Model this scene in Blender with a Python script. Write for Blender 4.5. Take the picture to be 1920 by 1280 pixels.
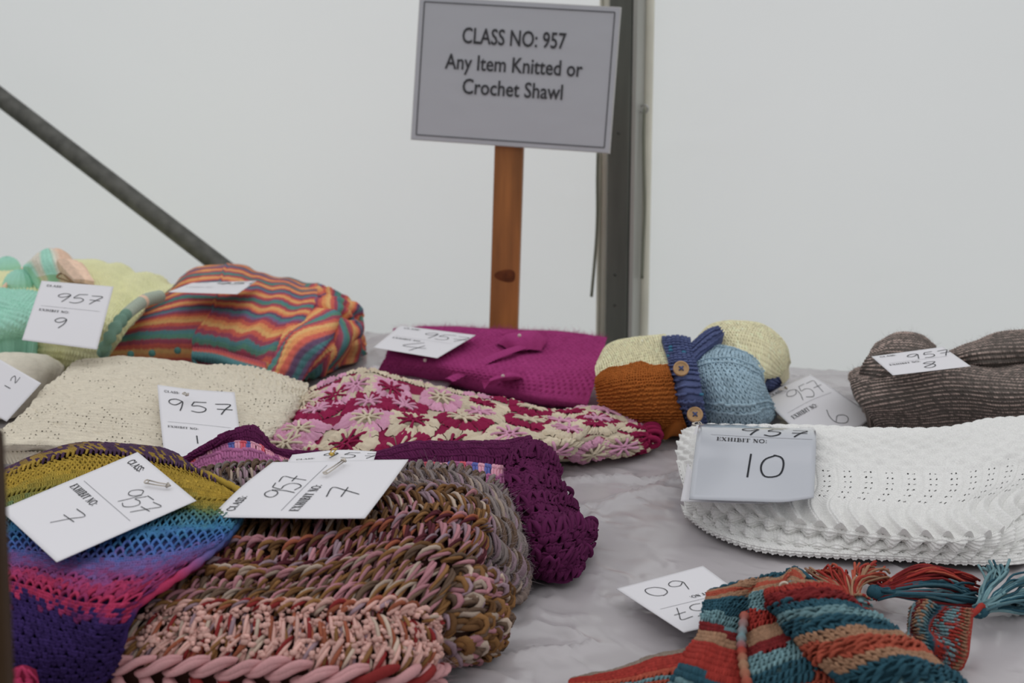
import bpy, math
import numpy as np
from mathutils import Vector

for o in list(bpy.data.objects):
    bpy.data.objects.remove(o)
SC = bpy.context.scene
COL = SC.collection
RNG = np.random.default_rng(957)

# ------------------------------------------------------------------ camera
FPX, PITCH, CAM_H, TABLE_Z = 2700.0, math.radians(11.6), 0.56, 0.75
SP, CP = math.sin(PITCH), math.cos(PITCH)
cam_d = bpy.data.cameras.new('camera')
cam = bpy.data.objects.new('camera', cam_d)
COL.objects.link(cam)
cam.location = (0, 0, TABLE_Z + CAM_H)
cam.rotation_euler = (math.radians(90) - PITCH, 0, 0)
cam_d.sensor_width = 36.0
cam_d.lens = FPX * 36.0 / 1920.0
cam_d.clip_start = 0.05
cam_d.dof.use_dof = True
cam_d.dof.focus_distance = 1.62
cam_d.dof.aperture_fstop = 7.1
SC.camera = cam

# ------------------------------------------------------------------ light
SC.view_settings.view_transform = 'Standard'
SC.view_settings.look = 'None'
SC.view_settings.gamma = 1.0
SC.view_settings.use_curve_mapping = False
SC.view_settings.exposure = -0.23

world = bpy.data.worlds.new('overcast_sky')
SC.world = world
world.use_nodes = True
wn, wl = world.node_tree.nodes, world.node_tree.links
wn.clear()
w_out = wn.new('ShaderNodeOutputWorld')
w_bg = wn.new('ShaderNodeBackground')
w_tc = wn.new('ShaderNodeTexCoord')
w_sx = wn.new('ShaderNodeSeparateXYZ')
w_mx = wn.new('ShaderNodeMath'); w_mx.operation = 'MAXIMUM'; w_mx.inputs[1].default_value = 0.0
w_ma = wn.new('ShaderNodeMath'); w_ma.operation = 'MULTIPLY_ADD'
w_ma.inputs[1].default_value = 0.667; w_ma.inputs[2].default_value = 0.333      # overcast sky: zenith three times the horizon
w_st = wn.new('ShaderNodeMath'); w_st.operation = 'MULTIPLY'; w_st.inputs[1].default_value = 1.22
wl.new(w_tc.outputs['Generated'], w_sx.inputs[0])
wl.new(w_sx.outputs['Z'], w_mx.inputs[0])
wl.new(w_mx.outputs[0], w_ma.inputs[0])
wl.new(w_ma.outputs[0], w_st.inputs[0])
wl.new(w_st.outputs[0], w_bg.inputs['Strength'])
w_bg.inputs['Color'].default_value = (0.985, 0.985, 1.0, 1)
wl.new(w_bg.outputs[0], w_out.inputs['Surface'])

# the table's back edge runs across the picture at an angle; the tent wall is parallel to it
def _ray(px, py):
    a, b = (px - 960) / FPX, (py - 640) / FPX
    return np.array([a, CP - b * SP, -SP - b * CP])
def pt(px, py, z=0.0):
    """world point seen at a pixel of the photograph, z metres above the table top"""
    d = _ray(px, py)
    t = (CAM_H - z) / (-d[2])
    return np.array([d[0] * t, d[1] * t, TABLE_Z + z])
def ptd(px, py, depth):
    d = _ray(px, py)
    return d * depth + np.array([0, 0, TABLE_Z + CAM_H])
EDGE_L, EDGE_R = pt(690, 617), pt(1480, 682)
E_DIR = (EDGE_R - EDGE_L); E_DIR /= np.linalg.norm(E_DIR)
N_DIR = np.array([E_DIR[1], -E_DIR[0], 0.0])              # from the back edge towards the viewer
def pt_plane(px, py, off):
    """point on the upright plane lying `off` metres in front of the back edge"""
    d = _ray(px, py); o = np.array([0, 0, TABLE_Z + CAM_H])
    t = np.dot(EDGE_L + N_DIR * off - o, N_DIR) / np.dot(d, N_DIR)
    return o + d * t
def edge_frame(a, off, z):
    m = (EDGE_L + EDGE_R) / 2
    p = m + E_DIR * a + N_DIR * off
    return np.array([p[0], p[1], z])

sun_d = bpy.data.lights.new('sun', 'SUN')
sun_d.energy = 2.0
sun_d.angle = math.radians(40)
sun_d.color = (0.985, 0.995, 1.0)
sun = bpy.data.objects.new('sun', sun_d)
COL.objects.link(sun)
_sd = Vector((N_DIR[0], N_DIR[1], -0.40)).normalized()     # veiled sun low behind the tent wall
sun.rotation_euler = _sd.to_track_quat('-Z', 'Y').to_euler()

# ------------------------------------------------------------------ helpers
def lin(c):
    c = np.asarray(c, float) / 255.0
    return np.where(c <= 0.04045, c / 12.92, ((c + 0.055) / 1.055) ** 2.4)
GAIN = 1.22
def yc(r, g, b, k=1.0):
    """yarn colour as seen in the photograph -> albedo"""
    c = lin((r, g, b)); c = c * 0.90 + c.mean() * 0.10
    return np.clip(c * GAIN * k, 0.004, 0.86)
def hash2(ix, iy, seed):
    h = (ix.astype(np.int64) * 374761393 + iy.astype(np.int64) * 668265263 + seed * 974634777) & 0x7fffffff
    h = ((h ^ (h >> 13)) * 1274126177) & 0x7fffffff
    return ((h ^ (h >> 16)) & 0xffff) / 65535.0
def vnoise(x, y, seed=0):
    ix, iy = np.floor(x), np.floor(y)
    fx, fy = x - ix, y - iy
    fx = fx * fx * (3 - 2 * fx); fy = fy * fy * (3 - 2 * fy)
    a, b = hash2(ix, iy, seed), hash2(ix + 1, iy, seed)
    c, d = hash2(ix, iy + 1, seed), hash2(ix + 1, iy + 1, seed)
    return (a * (1 - fx) + b * fx) * (1 - fy) + (c * (1 - fx) + d * fx) * fy
def fbm(x, y, seed=0, o=4):
    r, a, t = 0, 1.0, 0
    for i in range(o):
        r = r + a * vnoise(x * 2 ** i, y * 2 ** i, seed + i * 17); t += a; a *= 0.5
    return r / t
def frac(x): return x - np.floor(x)
def smooth(e0, e1, x):
    t = np.clip((x - e0) / (e1 - e0), 0, 1); return t * t * (3 - 2 * t)

def spline(P, n, closed=False):
    """cubic curve through the points P (K,D), n samples evenly along its chord"""
    P = np.asarray(P, float)
    if closed: P = np.vstack([P, P[:1]])
    if len(P) == 1: return np.repeat(P, n, 0)
    seg = np.linalg.norm(np.diff(P[:, :3] if P.shape[1] > 3 else P, axis=0), axis=1) + 1e-9
    t = np.concatenate([[0], np.cumsum(seg)])
    return hermite(P, t, np.linspace(0, t[-1], n))
def hermite(P, t, tt):
    K = len(P)
    m = np.zeros_like(P)
    sh = (-1,) + (1,) * (P.ndim - 1)
    dt = np.diff(t).reshape(sh)
    sl = np.diff(P, axis=0) / dt
    if K > 2:
        m[1:-1] = (sl[:-1] * dt[1:] + sl[1:] * dt[:-1]) / (dt[1:] + dt[:-1])
    m[0], m[-1] = sl[0], sl[-1]
    i = np.clip(np.searchsorted(t, tt, side='right') - 1, 0, K - 2)
    h = (t[i + 1] - t[i]); s = ((tt - t[i]) / h).reshape(sh); h = h.reshape(sh)
    return ((2 * s**3 - 3 * s**2 + 1) * P[i] + (s**3 - 2 * s**2 + s) * h * m[i]
            + (-2 * s**3 + 3 * s**2) * P[i + 1] + (s**3 - s**2) * h * m[i + 1])

class MB:
    """collects verts, faces and vertex colours, then links ONE mesh object"""
    def __init__(self): self.v, self.f, self.c, self.n = [], [], [], 0
    def add(self, v, faces, col=(1, 1, 1)):
        v = np.asarray(v, float).reshape(-1, 3)
        col = np.broadcast_to(np.asarray(col, float), (len(v), 3))
        self.v.append(v); self.c.append(col)
        if not isinstance(faces, list): faces = [faces]
        for f in faces:
            f = np.asarray(f, np.int64)
            if f.size: self.f.append(f + self.n)
        self.n += len(v)
    def box(self, c, sx, sy, sz, ax=None, col=(1, 1, 1)):
        ax = np.eye(3) if ax is None else ax
        s = np.array([[x, y, z] for z in (-.5, .5) for y in (-.5, .5) for x in (-.5, .5)]) * [sx, sy, sz]
        self.add(np.asarray(c) + s @ ax, np.array([[0, 2, 3, 1], [4, 5, 7, 6], [0, 1, 5, 4], [2, 6, 7, 3], [0, 4, 6, 2], [1, 3, 7, 5]]), col)
    def tube(self, P, r, sides=8, col=(1, 1, 1), caps=True):
        P = np.asarray(P, float); n = len(P)
        T = np.gradient(P, axis=0); T /= np.linalg.norm(T, axis=1)[:, None] + 1e-12
        up = np.array([0.13, 0.21, 0.97])
        A = np.cross(T, up); A /= np.linalg.norm(A, axis=1)[:, None] + 1e-9
        B = np.cross(T, A)
        th = np.linspace(0, 2 * np.pi, sides, endpoint=False)
        r = np.broadcast_to(np.asarray(r, float), (n,))
        V = P[:, None] + r[:, None, None] * (np.cos(th)[None, :, None] * A[:, None] + np.sin(th)[None, :, None] * B[:, None])
        i, j = np.meshgrid(np.arange(n - 1), np.arange(sides), indexing='ij')
        k = (j + 1) % sides
        F = np.stack([i * sides + j, (i + 1) * sides + j, (i + 1) * sides + k, i * sides + k], -1).reshape(-1, 4)
        fs = [F]
        if caps:
            fs += [np.array([[0, a, a + 1] for a in range(1, sides - 1)]),
                   np.array([[0, a + 1, a] for a in range(1, sides - 1)]) + (n - 1) * sides]
        col = np.asarray(col, float)
        if col.ndim == 2: col = np.repeat(col, sides, 0)
        self.add(V.reshape(-1, 3), fs, col)
    def ball(self, c, r, col=(1, 1, 1), seg=14, ring=9, fn=None):
        th = np.linspace(0, np.pi, ring); ph = np.linspace(0, 2 * np.pi, seg, endpoint=False)
        T, Ph = np.meshgrid(th, ph, indexing='ij')
        D = np.stack([np.sin(T) * np.cos(Ph), np.sin(T) * np.sin(Ph), np.cos(T)], -1)
        R = np.asarray(r) * (1 if fn is None else fn(T, Ph)[..., None])
        i, j = np.meshgrid(np.arange(ring - 1), np.arange(seg), indexing='ij'); k = (j + 1) % seg
        F = np.stack([i * seg + j, (i + 1) * seg + j, (i + 1) * seg + k, i * seg + k], -1).reshape(-1, 4)
        col = np.asarray(col, float)
        self.add((np.asarray(c) + D * R).reshape(-1, 3), F, col.reshape(-1, 3) if col.ndim == 3 else col)
    def build(self, name, mat, parent=None, smooth=True, origin=None):
        V = np.concatenate(self.v); C = np.concatenate(self.c)
        me = bpy.data.meshes.new(name)
        if parent is not None: V = V - np.array(parent.location if origin is None else origin)
        me.vertices.add(len(V)); me.vertices.foreach_set('co', V.astype(np.float32).ravel())
        tot = np.concatenate([np.full(len(f), f.shape[1]) for f in self.f])
        idx = np.concatenate([f.ravel() for f in self.f])
        st = np.concatenate([[0], np.cumsum(tot)[:-1]])
        me.loops.add(len(idx)); me.loops.foreach_set('vertex_index', idx.astype(np.int32))
        me.polygons.add(len(tot)); me.polygons.foreach_set('loop_start', st.astype(np.int32))
        me.polygons.foreach_set('use_smooth', np.full(len(tot), smooth))
        at = me.color_attributes.new('Col', 'FLOAT_COLOR', 'POINT')
        at.data.foreach_set('color', np.concatenate([C, np.ones((len(C), 1))], 1).astype(np.float32).ravel())
        me.update(calc_edges=True); me.validate()
        me.materials.append(mat)
        o = bpy.data.objects.new(name, me); COL.objects.link(o)
        if parent is not None: o.parent = parent
        return o

def thing(name, loc, label, cat, group=None):
    o = bpy.data.objects.new(name, None); COL.objects.link(o)
    o.location = tuple(float(x) for x in loc); o.empty_display_size = 0.02
    o['label'] = label; o['category'] = cat
    if group: o['group'] = group
    return o
def structure(o): o['kind'] = 'structure'; return o
def stuff(o): o['kind'] = 'stuff'; return o

# ------------------------------------------------------------------ materials
def mat(name, base=None, rough=0.9, sheen=0.0, spec=0.2, noise=0.0, nscale=60, bump=0.0, bscale=300, metal=0.0, coat=0.0, tint=None, translucent=0.0, stretch=None):
    m = bpy.data.materials.new(name); m.use_nodes = True
    n, l = m.node_tree.nodes, m.node_tree.links
    b = n['Principled BSDF']
    b.inputs['Roughness'].default_value = rough
    b.inputs['Specular IOR Level'].default_value = spec
    b.inputs['Metallic'].default_value = metal
    b.inputs['Sheen Weight'].default_value = sheen
    b.inputs['Sheen Roughness'].default_value = 0.5
    b.inputs['Coat Weight'].default_value = coat
    b.inputs['Coat Roughness'].default_value = 0.12
    tc = n.new('ShaderNodeTexCoord')
    src_v = tc.outputs['Object']
    if stretch:
        mp = n.new('ShaderNodeMapping'); mp.inputs['Scale'].default_value = stretch
        l.new(src_v, mp.inputs['Vector']); src_v = mp.outputs['Vector']
    if base is None:
        a = n.new('ShaderNodeAttribute'); a.attribute_name = 'Col'; src = a.outputs['Color']
    else:
        a = n.new('ShaderNodeRGB'); a.outputs[0].default_value = (*base, 1); src = a.outputs[0]
    if noise:
        nz = n.new('ShaderNodeTexNoise'); nz.inputs['Scale'].default_value = nscale; nz.inputs['Detail'].default_value = 3
        l.new(src_v, nz.inputs['Vector'])
        mr = n.new('ShaderNodeMapRange'); mr.inputs['From Min'].default_value = 0.3; mr.inputs['From Max'].default_value = 0.7
        mr.inputs['To Min'].default_value = 1 - noise; mr.inputs['To Max'].default_value = 1 + noise
        l.new(nz.outputs['Fac'], mr.inputs['Value'])
        vm = n.new('ShaderNodeVectorMath'); vm.operation = 'SCALE'
        l.new(src, vm.inputs[0]); l.new(mr.outputs[0], vm.inputs['Scale']); src = vm.outputs[0]
    l.new(src, b.inputs['Base Color'])
    if sheen: l.new(src, b.inputs['Sheen Tint'])
    if bump:
        nb = n.new('ShaderNodeTexNoise'); nb.inputs['Scale'].default_value = bscale; nb.inputs['Detail'].default_value = 2
        l.new(src_v, nb.inputs['Vector'])
        bp = n.new('ShaderNodeBump'); bp.inputs['Strength'].default_value = bump; bp.inputs['Distance'].default_value = 0.001
        l.new(nb.outputs['Fac'], bp.inputs['Height']); l.new(bp.outputs[0], b.inputs['Normal'])
    if translucent:
        tr = n.new('ShaderNodeBsdfTranslucent'); l.new(src, tr.inputs['Color'])
        mx = n.new('ShaderNodeMixShader'); mx.inputs[0].default_value = translucent
        out = n['Material Output']
        l.new(b.outputs[0], mx.inputs[1]); l.new(tr.outputs[0], mx.inputs[2]); l.new(mx.outputs[0], out.inputs['Surface'])
    return m
M_YARN = mat('yarn', rough=0.95, sheen=0.08, spec=0.1, noise=0.10, nscale=900, bump=0.25, bscale=1400)
M_MOHAIR = mat('mohair_yarn', rough=1.0, sheen=0.35, spec=0.05, noise=0.14, nscale=500, bump=0.4, bscale=900)
M_PAPER = mat('card_paper', base=(0.80, 0.79, 0.82), rough=0.75, spec=0.3, bump=0.05, bscale=200)
M_INK = mat('ink', base=(0.012, 0.014, 0.020), rough=0.6, spec=0.3)
M_PRINT = mat('print', base=(0.055, 0.055, 0.06), rough=0.7)
M_RULE = mat('rule', base=(0.30, 0.30, 0.32), rough=0.8)
M_PIN = mat('pin_metal', base=(0.55, 0.50, 0.44), rough=0.28, metal=1.0)
M_BRASS = mat('brass_pin_metal', base=(0.62, 0.42, 0.10), rough=0.3, metal=1.0)

# ------------------------------------------------------------------ cloth patches
class Patch:
    """a piece of folded cloth lofted through rows (back to front) of (pixel x, pixel y, height)"""
    def __init__(s, rows, nu=120, nv=90, zs=1.12, lump=0.0, lscale=18, seed=1, base=0.002):
        R = []
        for r in rows:
            W = np.array([pt(x, y, z * zs) for x, y, z in r])
            R.append(spline(W, nu))
        R = np.array(R)
        seg = np.linalg.norm(np.diff(R, axis=0), axis=2).mean(1) + 1e-6
        t = np.concatenate([[0], np.cumsum(seg)])
        s.vrow = t / t[-1]
        s.P = hermite(R, t, np.linspace(0, t[-1], nv))
        s.nu, s.nv = nu, nv
        s.W = np.linalg.norm(np.diff(s.P, axis=1), axis=2).sum(1).mean()
        s.H = t[-1]
        s.base = TABLE_Z + base
        s.normals()
        if lump:
            u, v = np.meshgrid(np.linspace(0, 1, nu), np.linspace(0, 1, nv))
            d = (fbm(u * s.W * lscale, v * s.H * lscale, seed) - 0.5) * 2 * lump
            s.P = s.P + s.N * d[..., None]
            s.normals()
        s.P[..., 2] = np.maximum(s.P[..., 2], s.base)
    def normals(s):
        du, dv = np.gradient(s.P, axis=1), np.gradient(s.P, axis=0)
        N = np.cross(dv, du); L = np.linalg.norm(N, axis=2)[..., None]
        s.N = N / (L + 1e-12)
    def at(s, u, v):
        x = np.clip(u, 0, 1) * (s.nu - 1); y = np.clip(v, 0, 1) * (s.nv - 1)
        i = np.clip(x.astype(int), 0, s.nu - 2); j = np.clip(y.astype(int), 0, s.nv - 2)
        fx, fy = (x - i)[..., None], (y - j)[..., None]
        def g(A): return (A[j, i] * (1 - fx) + A[j, i + 1] * fx) * (1 - fy) + (A[j + 1, i] * (1 - fx) + A[j + 1, i + 1] * fx) * fy
        n = g(s.N)
        return g(s.P), n / (np.linalg.norm(n, axis=-1)[..., None] + 1e-9)
    def find(s, px, py):
        """(u, v) of the sample that the camera sees at a pixel"""
        Q = s.P - np.array([0, 0, TABLE_Z + CAM_H])
        d = Q[..., 1] * CP - Q[..., 2] * SP; up = Q[..., 1] * SP + Q[..., 2] * CP
        X, Y = 960 + FPX * Q[..., 0] / d, 640 - FPX * up / d
        k = np.argmin((X - px) ** 2 + (Y - py) ** 2 + 2e3 * (d - d.min()))
        return (k % s.nu) / (s.nu - 1), (k // s.nu) / (s.nv - 1)
    def sheet(s, mb, gu, gv, col, height=None, hole=None, off=0.0, skirt=True, u0=0, u1=1, v0=0, v1=1):
        """the cloth itself as a dense grid: relief, colours and real holes by function of (u, v, s, t)"""
        U, V = np.meshgrid(np.linspace(u0, u1, gu), np.linspace(v0, v1, gv))
        P, N = s.at(U, V)
        S, T = U * s.W, V * s.H
        d = off + (height(U, V, S, T) if height else 0.0)
        P = P + N * np.broadcast_to(d, U.shape)[..., None]
        P[..., 2] = np.maximum(P[..., 2], s.base - 0.001)
        C = col(U, V, S, T) if callable(col) else np.broadcast_to(np.asarray(col, float), U.shape + (3,))
        i, j = np.meshgrid(np.arange(gv - 1), np.arange(gu - 1), indexing='ij')
        F = np.stack([i * gu + j, (i + 1) * gu + j, (i + 1) * gu + j + 1, i * gu + j + 1], -1)
        if hole is not None:
            H = hole(U, V, S, T)
            keep = ~(H[:-1, :-1] & H[1:, 1:])
            F = F[keep]
        mb.add(P.reshape(-1, 3), F.reshape(-1, 4), C.reshape(-1, 3))
        if skirt:
            ring = np.concatenate([np.arange(gu), np.arange(1, gv) * gu + gu - 1, (gv - 1) * gu + np.arange(gu - 2, -1, -1), np.arange(gv - 2, 0, -1) * gu])
            B = P.reshape(-1, 3)[ring]; ctr = B.mean(0)
            Nr = N.reshape(-1, 3)[ring]; inw = (ctr - B) * [1, 1, 0]
            hgt = np.maximum(B[:, 2] - s.base, 0)
            def ringat(drop, k, nn=0.0):
                q = B - Nr * nn; q[:, 2] = np.maximum(q[:, 2] - np.minimum(drop, hgt), s.base); q[:, :2] += inw[:, :2] * k; return q
            rings = [B, ringat(.003, .006, .003), ringat(.009, .04, .003), ringat(.018, .11), ringat(1.0, .34)]
            n = len(ring); a = np.arange(n); b = (a + 1) % n
            cc = C.reshape(-1, 3)[ring]
            mb.add(np.concatenate(rings), [np.stack([a + k * n, b + k * n, b + (k + 1) * n, a + (k + 1) * n], 1) for k in range(4)], np.concatenate([cc] * 5))

def tmpl(paths, w, h, sides=5, rad=0.001):
    """yarn strands drawn in one stitch cell: paths of (a, b, c) with a, b in cells and c in yarn radii"""
    V, F, S, n = [], [], [], 0
    for k, p in enumerate(paths):
        r = rad
        if isinstance(p, tuple): p, m, rr = p; r = rad * rr
        else: m = 4
        P = spline(np.array(p, float) * [w, h, rad], m)
        T = np.gradient(P, axis=0); T /= np.linalg.norm(T, axis=1)[:, None] + 1e-9
        A = np.cross(T, [0, 0, 1.0]); A /= np.linalg.norm(A, axis=1)[:, None] + 1e-9
        B = np.cross(A, T)
        th = np.linspace(0, 2 * np.pi, sides, endpoint=False)
        rr = r * np.sin(np.linspace(0.22, 0.78, m) * np.pi) ** 0.5
        Q = P[:, None] + rr[:, None, None] * (np.cos(th)[None, :, None] * A[:, None] + np.sin(th)[None, :, None] * B[:, None])
        i, j = np.meshgrid(np.arange(m - 1), np.arange(sides), indexing='ij'); kk = (j + 1) % sides
        f = np.stack([i * sides + j, i * sides + kk, (i + 1) * sides + kk, (i + 1) * sides + j], -1).reshape(-1, 4)
        V.append((Q / [w, h, 1]).reshape(-1, 3)); F.append(f + n); S.append(np.full(m * sides, k)); n += m * sides
    return np.concatenate(V), np.concatenate(F), np.concatenate(S)

def stamp(mb, pa, tp, I, J, nc, nr, cols, u0=0., u1=1., v0=0., v1=1., off=0.0, jit=0.06, shift=None, rng=RNG, keep=None, scale=None):
    """lays one stitch template into the cells (I, J) of an nc x nr grid on a patch"""
    V, F, S = tp
    I = np.asarray(I, float); J = np.asarray(J, float)
    if keep is not None: I, J, cols = I[keep], J[keep], (cols[keep] if np.ndim(cols) > 1 else cols)
    n = len(I)
    if n == 0: return
    a = I[:, None] + V[None, :, 0] + rng.normal(0, jit, (n, 1))
    b = J[:, None] + V[None, :, 1] + rng.normal(0, jit, (n, 1))
    if shift is not None: a = a + np.asarray(shift)[:, None]
    ok = None
    u = u0 + (u1 - u0) * a / nc; v = v0 + (v1 - v0) * b / nr
    P, N = pa.at(u, v)
    sc = (1 + rng.normal(0, jit * 1.5, (n, 1))) if scale is None else np.asarray(scale)[:, None]
    P = P + N * (V[None, :, 2] * sc + off)[..., None]
    # stitches past the edge of the cloth keep going in its plane
    P[..., 2] = np.maximum(P[..., 2], pa.base)
    cols = np.asarray(cols, float)
    if cols.ndim == 1: C = np.broadcast_to(cols, (n, len(V), 3))
    elif cols.ndim == 2: C = np.broadcast_to(cols[:, None], (n, len(V), 3))
    else: C = cols[:, S]
    Fa = (F[None] + (np.arange(n) * len(V))[:, None, None]).reshape(-1, 4)
    mb.add(P.reshape(-1, 3), Fa, C.reshape(-1, 3))

def cells(nc, nr):
    J, I = np.meshgrid(np.arange(nr), np.arange(nc), indexing='ij')
    return I.ravel(), J.ravel()
def vary(c, n, amt=0.08, rng=RNG):
    return np.clip(np.asarray(c) * (1 + rng.normal(0, amt, (n, 1))), 0.002, 0.9)

def knit_relief(w, h, amp, skew=0.55):
    def f(U, V, S, T):
        x = frac(S / w); xx = np.abs(x - 0.5) * 2
        y = frac(T / h + xx * skew)
        return amp * np.sqrt(np.clip(1 - (2 * xx - 1) ** 2, 0, 1)) * (0.45 + 0.55 * np.sin(np.pi * y))
    return f
def garter_relief(w, h, amp):
    def f(U, V, S, T):
        r = np.floor(T / h)
        return amp * np.abs(np.sin(np.pi * T / h)) * (0.65 + 0.35 * np.cos(2 * np.pi * (S / w + 0.5 * (r % 2))))
    return f
def moss_relief(w, h, amp):
    def f(U, V, S, T):
        return amp * (0.5 + 0.5 * np.cos(2 * np.pi * S / w) * np.cos(2 * np.pi * T / h)) ** 1.2
    return f

def fuzz(mb, pa, n, length, col, rad=0.00013, u0=0, u1=1, v0=0, v1=1, rng=RNG, amt=0.1):
    """loose fibres standing off a mohair surface"""
    u, v = rng.uniform(u0, u1, n), rng.uniform(v0, v1, n)
    P, N = pa.at(u, v)
    D = N + rng.normal(0, 0.8, (n, 3)); D /= np.linalg.norm(D, axis=1)[:, None]
    L = length * rng.uniform(0.4, 1.2, (n, 1))
    B = rng.normal(0, 0.35, (n, 3)) * L
    pts = np.stack([P, P + D * L * 0.5, P + D * L * 0.85 + B], 1)
    side = np.cross(D, rng.normal(size=(n, 3))); side /= np.linalg.norm(side, axis=1)[:, None]
    s2 = np.cross(D, side)
    tri = np.stack([side, -0.5 * side + 0.87 * s2, -0.5 * side - 0.87 * s2], 1)
    rr = np.array([1, 0.8, 0.3]) * rad
    V = pts[:, :, None] + rr[None, :, None, None] * tri[:, None]
    V[..., 2] = np.maximum(V[..., 2], TABLE_Z + 0.001)
    f = np.array([[i * 3 + j, i * 3 + (j + 1) % 3, (i + 1) * 3 + (j + 1) % 3, (i + 1) * 3 + j] for i in range(2) for j in range(3)])
    F = (f[None] + (np.arange(n) * 9)[:, None, None]).reshape(-1, 4)
    C = np.repeat(vary(col, n, amt, rng), 9, 0)
    mb.add(V.reshape(-1, 3), F, C)

# ------------------------------------------------------------------ the marquee
AX = np.stack([E_DIR, -N_DIR, [0, 0, 1.0]])
M_PVC = mat('marquee_pvc', base=(0.85, 0.865, 0.872), rough=0.55, spec=0.25, noise=0.012, nscale=1.6, translucent=0.5)
M_GRASS = mat('grass', base=(0.07, 0.10, 0.03), rough=1.0, noise=0.5, nscale=40, bump=1.0, bscale=90)
M_KEDER = mat('cream_pvc_edge', base=(0.80, 0.78, 0.67), rough=0.5, noise=0.08, nscale=9, spec=0.4)
M_WHITEEDGE = mat('white_pvc_edge', base=(0.80, 0.81, 0.80), rough=0.5, noise=0.04, nscale=9)
M_STEEL = mat('galvanised_steel', base=(0.115, 0.115, 0.105), rough=0.5, metal=0.35, noise=0.28, nscale=35, bump=0.15, bscale=60)
M_POST = mat('weathered_aluminium', base=(0.125, 0.13, 0.115), rough=0.55, metal=0.25, noise=0.22, nscale=24, bump=0.1, bscale=60, stretch=(1, 1, 0.12))
M_LIP = mat('bare_aluminium', base=(0.42, 0.42, 0.39), rough=0.45, metal=0.3, noise=0.08, nscale=30, stretch=(1, 1, 0.15))
M_CORD = mat('grey_cord', base=(0.24, 0.25, 0.20), rough=0.8)
M_HOLE = mat('eyelet_metal', base=(0.5, 0.5, 0.48), rough=0.35, metal=0.8)

mb = MB()
gx, gz = np.meshgrid(np.linspace(-3.6, 3.6, 320), np.linspace(0, 2.45, 150))
den = 0.006 * (fbm(gx * 1.3 + gz * 0.5, gz * 0.9 - gx * 0.2, 5, 3) - 0.5)
cr_ = np.abs(fbm(gx * 2.2 + gz * 2.0, gz * 2.6 - gx * 1.7, 9, 4) - 0.5)
den = den - 0.0016 * np.exp(-(cr_ / 0.012) ** 2) * smooth(0.45, 0.6, fbm(gx * 1.5, gz * 1.5, 31, 2))
P = np.array([edge_frame(0, -0.30, 0)]) + gx[..., None] * E_DIR + den[..., None] * N_DIR + gz[..., None] * [0, 0, 1.0]
i, j = np.meshgrid(np.arange(149), np.arange(319), indexing='ij')
mb.add(P.reshape(-1, 3), np.stack([i * 320 + j, i * 320 + j + 1, (i + 1) * 320 + j + 1, (i + 1) * 320 + j], -1).reshape(-1, 4))
structure(mb.build('wall_back', M_PVC))

mb = MB(); mb.box((0, 1.5, -0.02), 9, 8, 0.04)
structure(mb.build('floor', M_GRASS, smooth=False))

def upright(px0, px1, off, thick, z0, z1, py=460):
    """upright bar that fills the picture between two columns at one distance"""
    a, b = pt_plane(px0, py, off), pt_plane(px1, py, off)
    c = (a + b) / 2; w = abs(np.dot(b - a, E_DIR))
    return np.array([c[0], c[1], (z0 + z1) / 2]) - N_DIR * thick / 2, w
WALL_OFF = -0.24
mb = MB(); c, w = upright(1121, 1141, -0.225, 0.012, 0, 2.4); mb.box(c, w, 0.012, 2.4, AX)
mb.tube([np.array([c[0], c[1], z]) + N_DIR * 0.008 - E_DIR * w * 0.42 for z in np.linspace(0, 2.4, 12)], 0.0035, 8)
structure(mb.build('trim_1', M_KEDER))
mb = MB(); c, w = upright(1186, 1200, -0.215, 0.02, 0, 2.4); mb.box(c, w, 0.02, 2.4, AX)
structure(mb.build('trim_2', M_WHITEEDGE, smooth=False))
mb = MB(); c, w = upright(1200, 1218, -0.225, 0.012, 0, 2.4)
for q in np.linspace(-0.5, 0.5, 5):
    pass
mb.tube([np.array([c[0], c[1], z]) + N_DIR * 0.004 for z in np.linspace(0, 2.4, 30)], w / 2, 12)
structure(mb.build('trim_3', M_KEDER))

# aluminium leg of the marquee
c, w = upright(1137, 1187, -0.16, 0.06, 0, 2.4)
post = thing('marquee_post', (c[0], c[1], 0), 'dark grey upright metal post against the white marquee wall behind the sign', 'post')
mb = MB()
ww, dd = w, 0.06
prof = [(-ww / 2, -dd / 2), (-ww / 2 + 0.003, -dd / 2 - 0.003), (ww / 2 - 0.013, -dd / 2 - 0.003), (ww / 2 - 0.010, -dd / 2), (ww / 2 - 0.010, dd / 2), (-ww / 2, dd / 2)]
zs_ = np.linspace(0.0, 2.4, 20)
V = np.array([np.array([c[0], c[1], 0]) + E_DIR * x - N_DIR * y + np.array([0, 0, z]) for z in zs_ for x, y in prof])
k = len(prof); F = [[a * k + b, a * k + (b + 1) % k, (a + 1) * k + (b + 1) % k, (a + 1) * k + b] for a in range(19) for b in range(k)]
mb.add(V, np.array(F)); mb.build('web', M_POST, post, smooth=False)
mb = MB(); cc = c + E_DIR * (ww / 2 - 0.004) ; mb.box(cc, 0.008, dd * 0.94, 2.4, AX); lip = mb.build('flange', M_LIP, post, smooth=False); lip['label'] = 'paler bare metal flange along the right edge of the post'
for py in (60, 250, 515, 572):
    q = pt_plane(1160 - (7 if py > 500 else 0), py, -0.158); mb = MB()
    mb.tube([q - N_DIR * 0.002, q + N_DIR * 0.001], 0.0032, 10); mb.build('rivet', M_STEEL, post)

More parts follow.
